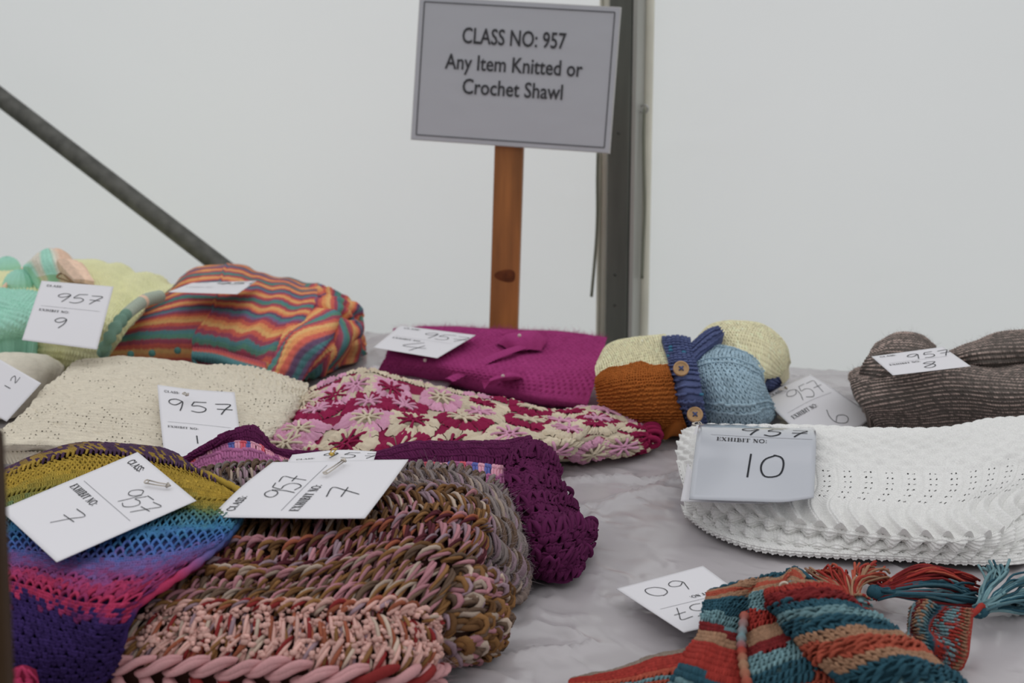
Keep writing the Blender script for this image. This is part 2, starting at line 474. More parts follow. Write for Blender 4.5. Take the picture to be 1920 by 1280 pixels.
# diagonal brace tube
A, B = pt_plane(0, 182, -0.12), pt_plane(442, 520, -0.12)
d = B - A
lo = A + d * ((0.02 - A[2]) / d[2])
hi = A - d * 0.9
br = thing('brace_tube', (lo[0], lo[1], 0), 'grey galvanised steel tube sloping down across the white marquee wall', 'pole')
mb = MB(); mb.tube([hi + (lo - hi) * s for s in np.linspace(0, 1, 40)], 0.0212, 28); mb.build('tube', M_STEEL, br)
mb = MB(); mb.box(lo * [1, 1, 0] + np.array([0, 0, 0.006]), 0.14, 0.10, 0.012, AX); mb.build('foot_plate', M_STEEL, br, smooth=False)

# the two thin cords
mb = MB(); pts = [pt_plane(x, y, -0.20) for x, y in ((1121, 285), (1120, 330), (1120, 400), (1118, 450), (1114, 500), (1109, 556))]
o = mb.tube(spline(pts, 30), 0.0032, 8); o = mb.build('hanging_cord', M_CORD)
o['label'] = 'thin grey-green cord hanging free left of the metal post under the sign'; o['category'] = 'cord'; o['group'] = 'marquee wall cords'
ey = pt_plane(1208, 204, -0.197)
o = thing('eyelet_cord', ey, 'thin grey cord hanging from a metal eyelet on the cream edging right of the post', 'cord', 'marquee wall cords')
mb = MB(); pts = [pt_plane(x, y, -0.196) for x, y in ((1208, 204), (1207, 230), (1207, 300), (1209, 390), (1206, 460), (1204, 522))]
mb.tube(spline(pts, 30), 0.0032, 8); mb.build('cord', M_CORD, o)
mb = MB(); th = np.linspace(0, 2 * np.pi, 25)
mb.tube([ey + E_DIR * 0.0075 * np.cos(t) + np.array([0, 0, 0.0075 * np.sin(t)]) for t in th], 0.0022, 8, caps=False); mb.build('eyelet', M_HOLE, o)

# ------------------------------------------------------------------ the table and its plastic sheet
M_TOP = mat('table_ply', base=(0.42, 0.33, 0.22), rough=0.7, noise=0.15, nscale=12, stretch=(1, 8, 1))
mid = edge_frame(0, 0, 0)
TW, TD = 3.1, 1.72
tbl = thing('display_table', edge_frame(0.1, TD / 2, 0), 'long trestle table under the crumpled pale plastic sheet', 'table')
mb = MB(); mb.box(edge_frame(0.1, TD / 2 + 0.005, TABLE_Z - 0.024), TW, TD, 0.03, AX); mb.build('table_top', M_TOP, tbl, smooth=False)
for a in (-1.3, 1.5):
    for n_ in (0.12, TD - 0.12):
        mb = MB(); mb.box(edge_frame(a, n_, (TABLE_Z - 0.04) / 2), 0.05, 0.05, TABLE_Z - 0.04, AX); mb.build('leg', M_TOP, tbl, smooth=False)

M_FILM = mat('plastic_film', base=(0.50, 0.47, 0.485), rough=0.20, spec=0.6, noise=0.05, nscale=5, bump=0.3, bscale=16)
gu, gv = 460, 330
U, V = np.meshgrid(np.linspace(-1.62, 1.62, gu), np.linspace(-0.10, TD + 0.10, gv))
n1 = fbm(U * 5 + 2.2 * fbm(U * 3, V * 3, 3, 3), V * 4 + 1.5 * fbm(U * 4, V * 4, 8, 2), 21, 4)
n2 = fbm(U * 16 + V * 5, V * 13 - U * 4, 44, 3)
n3 = fbm((U * 0.9 + V * 0.45) * 7, (V * 0.8 - U * 0.5) * 26, 63, 3)
crease = 0.0100 * np.exp(-np.abs(n1 - 0.5) / 0.026) + 0.0040 * np.exp(-np.abs(n2 - 0.5) / 0.035) + 0.0022 * np.exp(-np.abs(n3 - 0.47) / 0.03)
h = crease * (0.5 + 0.9 * smooth(0.4, 0.62, fbm(U * 3.5, V * 3.5, 77, 2))) + 0.006 * np.abs(n2 - 0.5) + 0.010 * n1 + 0.008 * np.abs(fbm(U * 9 - V * 7, V * 9 + U * 6, 91, 3) - .5) - 0.008
over = np.maximum(-V, 0) + np.maximum(V - TD, 0) + np.maximum(np.abs(U - 0.1) - TW / 2, 0) * 1.0
Vc = np.clip(V, -0.012, TD + 0.012)
Z = TABLE_Z - 0.007 + np.clip(h * 0.75, 0.0, 0.0085) * np.exp(-over * 30) - np.where(over > 0.006, (over - 0.006) * 1.6, 0)
P = np.array([edge_frame(0, 0, 0)]) + U[..., None] * E_DIR + (Vc + 0.004 * np.sin(U * 30) * np.minimum(over * 20, 1) * np.sign(V))[..., None] * N_DIR
P[..., 2] = Z
mb = MB(); i, j = np.meshgrid(np.arange(gv - 1), np.arange(gu - 1), indexing='ij')
mb.add(P.reshape(-1, 3), np.stack([i * gu + j, (i + 1) * gu + j, (i + 1) * gu + j + 1, i * gu + j + 1], -1).reshape(-1, 4))
o = mb.build('plastic_sheet', M_FILM)
o['label'] = 'crumpled glossy pale grey plastic sheet covering the display table'; o['category'] = 'tablecloth'

# ------------------------------------------------------------------ the class sign on its stake
M_PINE = mat('varnished_pine', base=(0.34, 0.125, 0.032), rough=0.42, spec=0.4, noise=0.30, nscale=26, stretch=(1.6, 1.6, 0.10))
M_KNOT = mat('pine_knot', base=(0.13, 0.035, 0.010), rough=0.45, noise=0.3, nscale=60)
M_BOARD = mat('white_board', base=(0.74, 0.73, 0.72), rough=0.5)
M_SIGN = mat('shaded_sign_paper', base=(0.50, 0.51, 0.55), rough=0.22, spec=0.5, bump=0.10, bscale=5)  # white paper; its backlit shade is put into the grey base colour
SD = 2.64
TL, TR, BL = ptd(783, -8, SD + 0.02), ptd(1161, 13, SD - 0.03), ptd(777, 262, SD + 0.05)
TR2 = ptd(1142, 288, SD)
sx = (TR - TL); sw = np.linalg.norm(sx); sx /= sw
sy = ((BL - TL) + (TR2 - TR)) / 2; sy -= sx * np.dot(sy, sx); sh = np.linalg.norm(sy); sy /= sh
sn = np.cross(sx, sy); sn = -sn if sn[1] > 0 else sn      # towards the viewer
AS = np.stack([sx, sn, sy])
sc_ = (TL + TR + BL + TR2) / 4

def on_sign(px, py, off=0.0):
    d = _ray(px, py); o_ = np.array([0, 0, TABLE_Z + CAM_H])
    t = np.dot(sc_ - sn * off - o_, sn) / np.dot(d, sn); return o_ + d * t
stk_top, stk_bot = on_sign(962, 60, 0.024), on_sign(944, 640, 0.024)
dv = (stk_bot - stk_top); dv /= np.linalg.norm(dv)
stk_low = stk_top + dv * ((TABLE_Z + 0.006 - stk_top[2]) / dv[2])
sg = thing('class_sign', stk_low, 'white paper notice, toned grey as shade, on a varnished wooden stake reading CLASS NO: 957', 'sign')
mb = MB(); mb.box(sc_ - sn * 0.007, sw, 0.010, sh, AS); mb.build('board', M_BOARD, sg, smooth=False)
# paper in its film, slightly wavy
gu, gv = 60, 44
U, V = np.meshgrid(np.linspace(-.5, .5, gu), np.linspace(-.5, .5, gv))
wv = 0.0009 * (fbm(U * 9 + V * 4, V * 14 - U * 3, 3, 3) - 0.5)
P = sc_ + U[..., None] * sw * 0.992 * sx + V[..., None] * sh * 0.99 * sy + wv[..., None] * sn
mb = MB(); i, j = np.meshgrid(np.arange(gv - 1), np.arange(gu - 1), indexing='ij')
f = np.stack([i * gu + j, (i + 1) * gu + j, (i + 1) * gu + j + 1, i * gu + j + 1], -1).reshape(-1, 4)
mb.add(P.reshape(-1, 3), f)
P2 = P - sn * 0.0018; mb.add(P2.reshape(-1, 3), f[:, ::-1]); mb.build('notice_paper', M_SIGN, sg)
mb = MB()
for a, b, hor in ((0, -.462, 1), (0, .462, 1), (-.472, 0, 0), (.472, 0, 0)):
    mb.box(sc_ + sx * a * sw + sy * b * sh + sn * 0.0012, sw * .944 if hor else 0.0016, 0.0004, 0.0016 if hor else sh * .924, AS)
mb.build('border_line', M_PRINT, sg, smooth=False)
def text_on(body, origin, xdir, ydir, normal, cap, width, parent, material, name='lettering', bold=0.0):
    cu = bpy.data.curves.new(name, 'FONT'); cu.body = body; cu.size = 1.0; cu.align_x = 'CENTER'; cu.offset = bold; cu.resolution_u = 3
    ob = bpy.data.objects.new('text', cu); COL.objects.link(ob)
    bpy.context.view_layer.update()
    me = bpy.data.meshes.new_from_object(ob.evaluated_get(bpy.context.evaluated_depsgraph_get()))
    n = len(me.vertices); co = np.zeros(n * 3, np.float32); me.vertices.foreach_get('co', co); co = co.reshape(-1, 3)
    sxx = width / (co[:, 0].max() - co[:, 0].min()); syy = cap / 0.72
    x0 = (co[:, 0].max() + co[:, 0].min()) / 2
    Q = origin + (co[:, :1] - x0) * sxx * xdir - co[:, 1:2] * syy * ydir + normal * 0.0016
    Q = Q - np.array(parent.location)
    me.vertices.foreach_set('co', Q.astype(np.float32).ravel()); me.materials.clear(); me.materials.append(material); me.update()
    bpy.data.objects.remove(ob); bpy.data.curves.remove(cu)
    o = bpy.data.objects.new(name, me); COL.objects.link(o); o.parent = parent
    return o
for body, cx, cy, cap_px, w_px in (('CLASS NO: 957', 963, 86, 30, 197), ('Any Item Knitted or', 962, 136, 29, 262), ('Crochet Shawl', 960, 181, 29, 191)):
    text_on(body, on_sign(cx, cy), sx, sy, sn, cap_px * SD / FPX, w_px * SD / FPX, sg, M_PRINT, bold=0.012)
mb = MB(); wst = 55 * SD / FPX
st_ax = np.stack([np.cross(dv, sn), np.cross(dv, np.cross(dv, sn)), dv]); st_ax[0] /= np.linalg.norm(st_ax[0]); st_ax[1] /= np.linalg.norm(st_ax[1])
mb.box((stk_top + stk_low) / 2, wst, 0.022, np.linalg.norm(stk_low - stk_top), st_ax); stake = mb.build('stake', M_PINE, sg, smooth=False)
bv = stake.modifiers.new('b', 'BEVEL'); bv.width = 0.003; bv.segments = 2
q = on_sign(950, 517, 0.012)
fr = st_ax[1] if np.dot(st_ax[1], sn) > 0 else -st_ax[1]
qq = q - fr * np.dot(q - (stk_top + stk_low) / 2, fr) + fr * 0.0113
mb = MB(); th = np.linspace(0, 2 * np.pi, 24, endpoint=False)
ring = [qq + (st_ax[0] * np.cos(t) * 0.020 + dv * np.sin(t) * 0.012 + st_ax[0] * 0.004 * np.cos(2 * t)) for t in th]
mb.add(np.array([qq + fr * 0.0006] + ring), np.array([[0, 1 + a, 1 + (a + 1) % 24] for a in range(24)])); kn = mb.build('wood_knot', M_KNOT, sg); kn['label'] = 'dark knot in the pine stake'

# near stake that just enters the frame at the lower left
p0, p1 = ptd(-24, 900, 0.80), ptd(-8, 1280, 0.80)
dd_ = p1 - p0; top = p0 - dd_ * 0.25; low = p0 + dd_ * ((0.0 - p0[2]) / dd_[2])
o = thing('wooden_stake', low, 'dark brown wooden stake cut off by the left edge, close to the camera', 'stake')
M_DARKWOOD = mat('dark_stained_wood', base=(0.05, 0.026, 0.012), rough=0.6, noise=0.3, nscale=20, stretch=(1.5, 1.5, 0.1))
mb = MB(); dz = (low - top) / np.linalg.norm(low - top); ax0 = np.cross(dz, [0, 1.0, 0]); ax0 /= np.linalg.norm(ax0)
mb.box((top + low) / 2, 0.017, 0.017, np.linalg.norm(low - top), np.stack([ax0, np.cross(dz, ax0), dz])); b_ = mb.build('shaft', M_DARKWOOD, o, smooth=False)
bv = b_.modifiers.new('b', 'BEVEL'); bv.width = 0.003; bv.segments = 2

# ================================================================== garments
def base_at(px, py): return pt(px, py, 0.002)
def blend_cols(cols, x):
    """colour from a cyclic palette, x in palette steps"""
    cols = np.asarray(cols); n = len(cols)
    i = np.floor(x).astype(int); f = smooth(0.25, 0.75, x - np.floor(x))[..., None]
    return cols[i % n] * (1 - f) + cols[(i + 1) % n] * f
def ramp(stops, x):
    ks = np.array([s[0] for s in stops]); cs = np.array([s[1] for s in stops])
    return np.stack([np.interp(x, ks, cs[:, k]) for k in range(3)], -1)
def grain(U, S, T, a=0.07, w=0.004, seed=3):
    return 1 + a * (2 * vnoise(S / w, T / w, seed) - 1)

# ---------------------------------------------------------------- striped jumper
g = thing('striped_jumper', base_at(430, 690), 'folded jumper in narrow orange, magenta and teal stripes at the back left', 'jumper')
OR, YO, CO, MA, PU, TE, GT, VI = yc(228, 148, 88), yc(230, 172, 104), yc(206, 96, 80), yc(160, 72, 94), yc(104, 78, 108), yc(82, 132, 136), yc(88, 138, 120), yc(124, 102, 136)
STR = [OR, YO, CO, MA, TE, GT, MA, CO, YO, OR, CO, PU, TE, VI, MA, CO]
body = Patch([
    [(345, 560, 0), (400, 540, 0), (450, 540, 0), (520, 560, 0), (595, 570, 0)],
    [(318, 546, .118), (382, 508, .128), (432, 504, .128), (500, 523, .122), (595, 541, .112)],
    [(262, 586, .104), (360, 560, .110), (430, 557, .112), (510, 566, .110), (588, 578, .100)],
    [(222, 618, .076), (320, 605, .088), (410, 600, .092), (490, 612, .088), (558, 622, .078)],
    [(203, 645, .052), (300, 640, .060), (390, 634, .066), (460, 648, .060), (526, 662, .050)],
    [(204, 668, .030), (290, 672, .026), (380, 668, .032), (450, 680, .028), (506, 698, .020)],
    [(216, 676, 0), (290, 690, 0), (380, 696, 0), (450, 704, 0), (500, 712, 0)]], 200, 140, zs=.98, lump=0.004, lscale=14, seed=4)
def jc(k, sh, wob=0.0):
    def f(U, V, S, T):
        return blend_cols(STR, T * k + sh + wob * np.sin(U * 7) + 0.16 * np.round(2 * vnoise(S / 0.0035, T * 0 + 1, 5)) - 0.9 * smooth(0.465, 0.475, U) + 0.5 * smooth(.5, .9, U) * np.sin(U * 42 + V * 6)) * grain(U, S, T)[..., None]
    return f
jr = knit_relief(0.0056, 0.0048, 0.0024)
mb = MB(); body.sheet(mb, 420, 330, jc(112, 3.0, 0.6), lambda U, V, S, T: jr(U, V, S, T) + .003 * np.exp(-((U - .47) / .006) ** 2) + .0022 * np.sin(U * 42 + V * 6) * smooth(.5, .8, U), v0=body.vrow[1] * .75); mb.build('body', M_YARN, g)
# the front band with its teal rib and little picots
band = Patch([
    [(362, 652, .048), (400, 655, .048), (450, 668, .042), (500, 682, .036)],
    [(360, 664, .042), (400, 668, .040), (450, 684, .034), (500, 698, .026)],
    [(360, 678, .016), (400, 686, .012), (450, 700, .008), (498, 711, .002)]], 60, 24, zs=.98)
mb = MB(); band.sheet(mb, 130, 50, lambda U, V, S, T: ramp([(0, MA), (.18, CO), (.25, TE), (.72, TE), (.8, YO), (1, YO)], V) * grain(U, S, T)[..., None],
                      lambda U, V, S, T: 0.001 * np.sin(S * 2 * np.pi / 0.006) + 0.003); b_ = mb.build('front_band', M_YARN, g); b_['label'] = 'teal ribbed front band'
for px, py in ((245, 664), (285, 662), (333, 657)):
    mb = MB(); mb.ball(pt(px, py, .046), 0.0062, yc(74, 120, 112), 10, 7, lambda T, P_: 1 + 0.15 * np.sin(5 * P_) * np.sin(4 * T)); mb.build('picot', M_YARN, g)
# the sleeves folded over at the right
sl1 = Patch([
    [(566, 542, .104), (596, 538, .112), (628, 554, .100), (645, 588, .072)],
    [(545, 600, .088), (580, 598, .098), (618, 610, .090), (636, 630, .062)],
    [(518, 650, .066), (556, 655, .078), (590, 662, .072), (610, 672, .046)],
    [(498, 696, .030), (535, 704, .036), (560, 706, .030), (578, 704, .010)],
    [(503, 712, 0), (530, 716, 0), (560, 714, 0), (580, 706, 0)]], 80, 90, zs=.98, lump=.004, lscale=26, seed=9)
def sc(k, sh, tilt):
    def f(U, V, S, T): return blend_cols(STR, S * k + T * tilt + sh) * grain(U, S, T)[..., None]
    return f
mb = MB(); sl1.sheet(mb, 160, 220, sc(105, 2, 44), lambda U, V, S, T: 0.005 * np.sin(U * 9 + V * 5) + jr(U, V, T, S)); mb.build('sleeve', M_YARN, g)
sl2 = Patch([
    [(586, 540, .098), (626, 546, .106), (660, 563, .092), (674, 588, .060)],
    [(580, 592, .086), (635, 588, .098), (664, 598, .080), (678, 612, .050)],
    [(568, 632, .062), (638, 624, .074), (662, 626, .060), (676, 630, .030)],
    [(556, 668, .036), (630, 660, .044), (656, 650, .032), (680, 652, .010)],
    [(545, 712, .0), (600, 704, .0), (650, 684, .0), (681, 664, .0)]], 90, 90, zs=.98, lump=.007, lscale=24, seed=19)
mb = MB(); sl2.sheet(mb, 180, 200, sc(110, 7, 26), lambda U, V, S, T: 0.006 * np.sin(V * 15 + U * 5) - .016 * np.exp(-((V - .36 - .10 * U) / .030) ** 2) - .014 * np.exp(-((V - .62 + .12 * U) / .030) ** 2) + jr(U, V, T, S)); mb.build('sleeve', M_YARN, g)
sl3 = Patch([[(600, 660, .02), (640, 650, .02), (684, 640, .01)], [(596, 650, .050), (640, 634, .056), (676, 622, .034)], [(590, 672, .042), (640, 654, .046), (682, 640, .022)], [(584, 695, .014), (640, 676, .016), (688, 652, .006)], [(586, 706, 0), (640, 690, 0), (684, 662, 0)]], 60, 50, zs=.98, lump=.004, lscale=30, seed=29)
mb = MB(); sl3.sheet(mb, 130, 100, sc(95, 4, 10), lambda U, V, S, T: .006 * np.sin(U * 12) + jr(U, V, T, S)); mb.build('sleeve_hem', M_YARN, g)
rim = [pt(x_, y_, z_ * .80) for x_, y_, z_ in ((640, 576, .112), (668, 584, .085), (676, 604, .07), (668, 618, .066), (652, 610, .078), (640, 596, .096))]
mb = MB(); P_ = spline(rim, 40); mb.tube(P_, 0.0065, 10, blend_cols(STR, np.linspace(0, 9, 40))); mb.build('cuff', M_YARN, g)

# ---------------------------------------------------------------- baby set in lemon and mint
g = thing('baby_cardigan', base_at(120, 700), 'lemon and mint baby knit with striped bonnet and bobbles, far left at the back', 'knitwear')
LE, MI, PE, WH, DG = yc(232, 219, 172), yc(156, 210, 190), yc(230, 186, 160), yc(214, 208, 192), yc(108, 142, 126)
lem = Patch([
    [(-60, 560, 0), (60, 555, 0), (160, 550, 0), (230, 560, 0), (320, 575, 0)],
    [(-60, 520, .125), (60, 512, .128), (160, 501, .135), (225, 514, .128), (316, 550, .100)],
    [(-60, 560, .112), (60, 560, .112), (150, 548, .118), (212, 558, .112), (262, 590, .094)],
    [(-60, 602, .092), (60, 602, .092), (145, 600, .096), (196, 616, .084), (222, 640, .060)],
    [(-60, 645, .056), (60, 648, .056), (130, 652, .056), (178, 660, .048), (204, 668, .030)],
    [(-60, 700, 0), (60, 706, 0), (120, 708, 0), (165, 708, 0), (200, 694, 0)]], 160, 120, lump=.008, lscale=13, seed=6)
def lcol(U, V, S, T): return LE * grain(U, S, T, .05)[..., None] * (1 + 0.10 * (vnoise(S * 9, T * 60, 8) - .5))[..., None]
gr = garter_relief(0.0070, 0.0130, 0.0066)
mb = MB(); lem.sheet(mb, 330, 250, lcol, lambda U, V, S, T: gr(U, V, S, T) + 0.010 * np.sin(U * 40 + V * 9) * smooth(0.5, 0.75, U) * (1 - V)); mb.build('body', M_YARN, g)
mint = Patch([
    [(-60, 545, .128), (0, 545, .130), (40, 548, .130), (88, 556, .120)],
    [(-60, 580, .112), (0, 582, .112), (40, 585, .112), (78, 590, .106)],
    [(-60, 610, .094), (0, 612, .094), (35, 612, .094), (62, 612, .090)],
    [(-60, 630, .076), (0, 630, .076), (25, 627, .078), (48, 622, .080)]], 70, 60, lump=.004, lscale=30, seed=16)
mb = MB(); mint.sheet(mb, 120, 130, lambda U, V, S, T: MI * grain(U, S, T, .06)[..., None], lambda U, V, S, T: .006 + garter_relief(0.006, 0.010, 0.0042)(U, V, S + T * .5, T - S * .25)); o = mb.build('yoke', M_YARN, g); o['label'] = 'mint garter-stitch yoke'
def ball_fn(T, P_): return 1 + 0.09 * np.abs(np.sin(P_ * 9 + T)) + 0.03 * np.sin(T * 26)
for px, py, r, z in ((14, 505, .0235, .138), (40, 538, .0300, .134)):
    mb = MB(); c = pt(px, py, z); mb.ball(c, r, MI, 72, 30, ball_fn); o = mb.build('bobble', M_YARN, g); o['label'] = 'round mint bobble'
bon = Patch([
    [(46, 545, .10), (70, 520, .12), (100, 505, .12), (130, 505, .12), (160, 530, .10)],
    [(48, 500, .155), (72, 476, .175), (97, 468, .178), (122, 474, .172), (146, 498, .150)],
    [(60, 506, .152), (80, 494, .165), (104, 490, .168), (128, 494, .164), (150, 510, .148)],
    [(70, 520, .142), (88, 516, .148), (108, 514, .150), (132, 515, .150), (160, 528, .138)]], 90, 60, lump=.003, lscale=40, seed=3)
BON = [(0, MI), (.1, WH), (.24, WH), (.30, MI), (.44, MI), (.50, WH), (.58, PE), (.74, PE), (.80, WH), (.9, PE), (1, PE)]
mb = MB(); bon.sheet(mb, 150, 110, lambda U, V, S, T: ramp(BON, np.clip(U + .05 * np.sin(V * 6), 0, 1)) * grain(U, S, T, .06)[..., None], knit_relief(.0045, .004, .0016)); o = mb.build('bonnet', M_YARN, g); o['label'] = 'bonnet striped in mint, white and peach'
col_ = Patch([
    [(106, 494, .166), (122, 492, .166), (143, 495, .162)],
    [(118, 508, .158), (138, 506, .158), (158, 510, .154)],
    [(138, 530, .146), (158, 531, .144), (175, 534, .140)]], 40, 40)
mb = MB(); col_.sheet(mb, 60, 70, lambda U, V, S, T: (PE * (1 - .25 * (U < .5)[..., None]) + .15 * WH) * grain(U, S, T, .12)[..., None], lambda U, V, S, T: .006 + knit_relief(.0045, .004, .0016)(U, V, S, T)); o = mb.build('collar', M_YARN, g); o['label'] = 'peach ribbed collar'
for path in (((172, 534, .150), (162, 510, .160), (150, 494, .162)), ((66, 514, .150), (90, 518, .154), (112, 524, .150)), ((-20, 560, .14), (6, 540, .142), (24, 518, .145), (42, 504, .15))):
    n = 40; P_ = spline([pt(*q) for q in path], n); mb = MB(); mb.tube(P_, 0.0034 * (1 + .3 * np.sin(np.arange(n) * 1.6)), 8, PE); o = mb.build('chain_trim', M_YARN, g); o['label'] = 'peach crochet chain'
path = [pt(*q) for q in ((300, 556, .132), (274, 562, .134), (250, 578, .128), (227, 600, .118), (208, 628, .102), (198, 648, .082), (192, 668, .056))]
n = 150; P_ = spline(path, n); k = np.linspace(0, 1, n)
rad = 0.0112 * (1 + np.where(k > .5, .22, .05) * np.sin(k * np.where(k > .5, 70, 190))) * (1 - .25 * k)
rad[-6:] *= np.linspace(1, .3, 6)
cc = np.where(((k > .2) & (k < .24))[:, None], PE, np.where((k < .45)[:, None], (DG * .6 + WH * .4), DG))
mb = MB(); mb.tube(P_, rad, 16, cc); o = mb.build('rolled_edge', M_YARN, g); o['label'] = 'grey-green rolled ribbed edge'
# twine bow holding its card
M_TWINE = mat('jute_twine', base=(0.26, 0.17, 0.09), rough=0.9)
o = thing('twine_bow', pt(140, 528, .16), 'small brown twine bow at the top of the card for exhibit 9', 'bow')
for path in (((140, 531, .163), (120, 524, .166), (107, 517, .168), (112, 513, .170), (128, 522, .168), (140, 531, .163)), ((140, 531, .163), (152, 540, .158), (162, 544, .156), (163, 536, .160), (152, 531, .163), (140, 531, .163)),
             ((140, 531, .163), (160, 533, .163), (176, 537, .162)), ((142, 531, .163), (146, 536, .160), (143, 541, .158))):
    mb = MB(); mb.tube(spline([pt(*q) for q in path], 24), 0.0016, 7); mb.build('loop', M_TWINE, o)

# ---------------------------------------------------------------- cream roll at the left edge
CR = yc(216, 209, 192)
g = thing('cream_knit_roll', base_at(50, 770), 'plain cream knit roll behind the card for exhibit 12 at the left edge', 'knitwear')
p = Patch([
    [(-60, 690, 0), (40, 690, 0), (100, 700, 0), (122, 710, 0)],
    [(-60, 668, .062), (30, 666, .066), (85, 670, .060), (116, 690, .034)],
    [(-60, 690, .062), (30, 690, .064), (80, 696, .056), (108, 712, .026)],
    [(-60, 740, .034), (30, 742, .034), (70, 740, .026), (88, 738, .010)],
    [(-60, 790, 0), (20, 786, 0), (60, 765, 0), (82, 748, 0)]], 90, 70, lump=.004, lscale=22, seed=31)
mb = MB(); p.sheet(mb, 180, 140, lambda U, V, S, T: CR * grain(U, S, T, .05)[..., None], knit_relief(.0042, .0038, .0013)); mb.build('body', M_YARN, g)

# ---------------------------------------------------------------- cream lace shawl
g = thing('cream_lace_shawl', base_at(270, 850), 'folded cream lace shawl with tiny holes behind the card for exhibit 1', 'shawl')
p = Patch([
    [(170, 700, 0), (300, 705, 0), (420, 715, 0), (570, 745, 0)],
    [(150, 674, .066), (215, 669, .070), (300, 675, .070), (380, 690, .066), (450, 690, .064), (525, 705, .056), (578, 722, .040)],
    [(92, 722, .066), (180, 718, .070), (290, 725, .070), (390, 735, .066), (470, 738, .062), (540, 748, .056), (570, 756, .036)],
    [(38, 775, .050), (150, 772, .056), (280, 780, .056), (390, 790, .052), (460, 795, .048), (520, 798, .042), (545, 800, .024)],
    [(-8, 812, .036), (120, 816, .038), (260, 830, .036), (370, 848, .032), (440, 852, .030), (500, 842, .024), (524, 830, .014)],
    [(-22, 832, .030), (100, 836, .030), (250, 856, .026), (370, 872, .022), (440, 876, .018), (500, 862, .014), (522, 845, .008)],
    [(-24, 848, .014), (100, 852, .014), (250, 880, .0), (370, 900, .0), (450, 900, .0), (510, 880, .0), (522, 855, .0)]], 230, 150, lump=.006, lscale=15, seed=12)
CL = yc(212, 203, 183)
def lace_h(U, V, S, T):
    b = np.abs(fbm(S * 13 + 0.5 * np.sin(T * 22), T * 26 - S * 6, 40, 3) - .5)
    wave = 0.0022 * np.sin(2 * np.pi * (T / 0.024 + 0.25 * np.sin(2 * np.pi * S / 0.05)))
    ripple = 0.0016 * np.sin(2 * np.pi * (S / .011 + .5 * np.sin(T * 60))) * smooth(.55, .7, U) * (1 - smooth(.5, .7, V))
    return wave * .4 + ripple + 0.0011 * np.sin(2 * np.pi * S / .0042) * np.sin(2 * np.pi * T / .0042) - .004 * np.exp(-(b / .012) ** 2) * .5
def lace_hole(U, V, S, T):
    i, j = np.floor(S / .0062), np.floor(T / .0062)
    m = fbm(i * .22 + 0.3 * j, j * .34 - .1 * i, 50, 2)
    fx, fy = frac(S / .0062) - .5, frac(T / .0062) - .5
    return (m > .55) & (hash2(i, j, 3) > .30) & (fx ** 2 + fy ** 2 < .070) & (V > .10) & (V < .93)
mb = MB(); p.sheet(mb, 440, 280, lambda U, V, S, T: CL * grain(U, S, T, .05)[..., None], lace_h, lace_hole, v0=p.vrow[1] * .7)
p.sheet(mb, 60, 50, CL * .92, off=-.004, skirt=False, v0=p.vrow[1]); mb.build('top_layer', M_YARN, g)
for k_, dy, dz in ((0, 9, .012), (1, 20, .003)):
    q = Patch([[(-24, 836 + dy, .018 - k_ * .008), (100, 838 + dy, .018 - k_ * .008), (220, 842 + dy, .014 - k_ * .007)],
               [(-26, 842 + dy, dz), (100, 845 + dy, dz), (220, 850 + dy, dz)], [(-24, 849 + dy, max(dz - .008, 0)), (100, 853 + dy, max(dz - .008, 0)), (220, 858 + dy, max(dz - .008, 0))]], 60, 16)
    mb = MB(); q.sheet(mb, 160, 24, CL, lambda U, V, S, T: .0012 * np.sin(S * 2 * np.pi / .006) + .0006 * np.sin(S * 900 + T * 700)); mb.build('lower_fold', M_YARN, g)

# ---------------------------------------------------------------- magenta mohair jumper
g = thing('magenta_jumper', base_at(920, 745), 'folded magenta mohair jumper with a knitted bow and tiny beads, before the sign stake', 'jumper')
MG = yc(156, 46, 112)
p = Patch([
    [(738, 650, 0), (830, 645, 0), (930, 648, 0), (1040, 652, 0), (1130, 660, 0)],
    [(738, 617, .050), (830, 611, .056), (930, 616, .056), (1040, 621, .054), (1138, 632, .046)],
    [(728, 652, .050), (820, 654, .052), (930, 658, .052), (1030, 662, .050), (1128, 668, .042)],
    [(716, 680, .036), (820, 694, .040), (920, 712, .040), (1020, 724, .038), (1112, 728, .030)],
    [(710, 692, .022), (825, 706, .026), (920, 728, .026), (1015, 744, .026), (1104, 752, .018)],
    [(714, 700, .002), (830, 717, .002), (920, 739, .002), (1010, 757, .002), (1094, 765, .002)]], 160, 110, lump=.003, lscale=20, seed=22)
def mg_h(U, V, S, T):
    i = np.floor(T / .010)
    ey = np.exp(-(((frac(S / .010 + .5 * (i % 2)) - .5) / .2) ** 2 + ((frac(T / .010) - .5) / .22) ** 2))
    return -.0042 * ey * (V < .86) + .0007 * np.sin(S * 2 * np.pi / .004) * np.sin(T * 2 * np.pi / .004)
mb = MB(); p.sheet(mb, 360, 260, lambda U, V, S, T: MG * grain(U, S, T, .10)[..., None], mg_h, v0=p.vrow[1] * .7); mb.build('body', M_MOHAIR, g)
mb = MB(); fuzz(mb, p, 7500, .010, MG * 1.15, v0=p.vrow[1] * .6); stuff(mb.build('mohair_halo', M_MOHAIR, g))
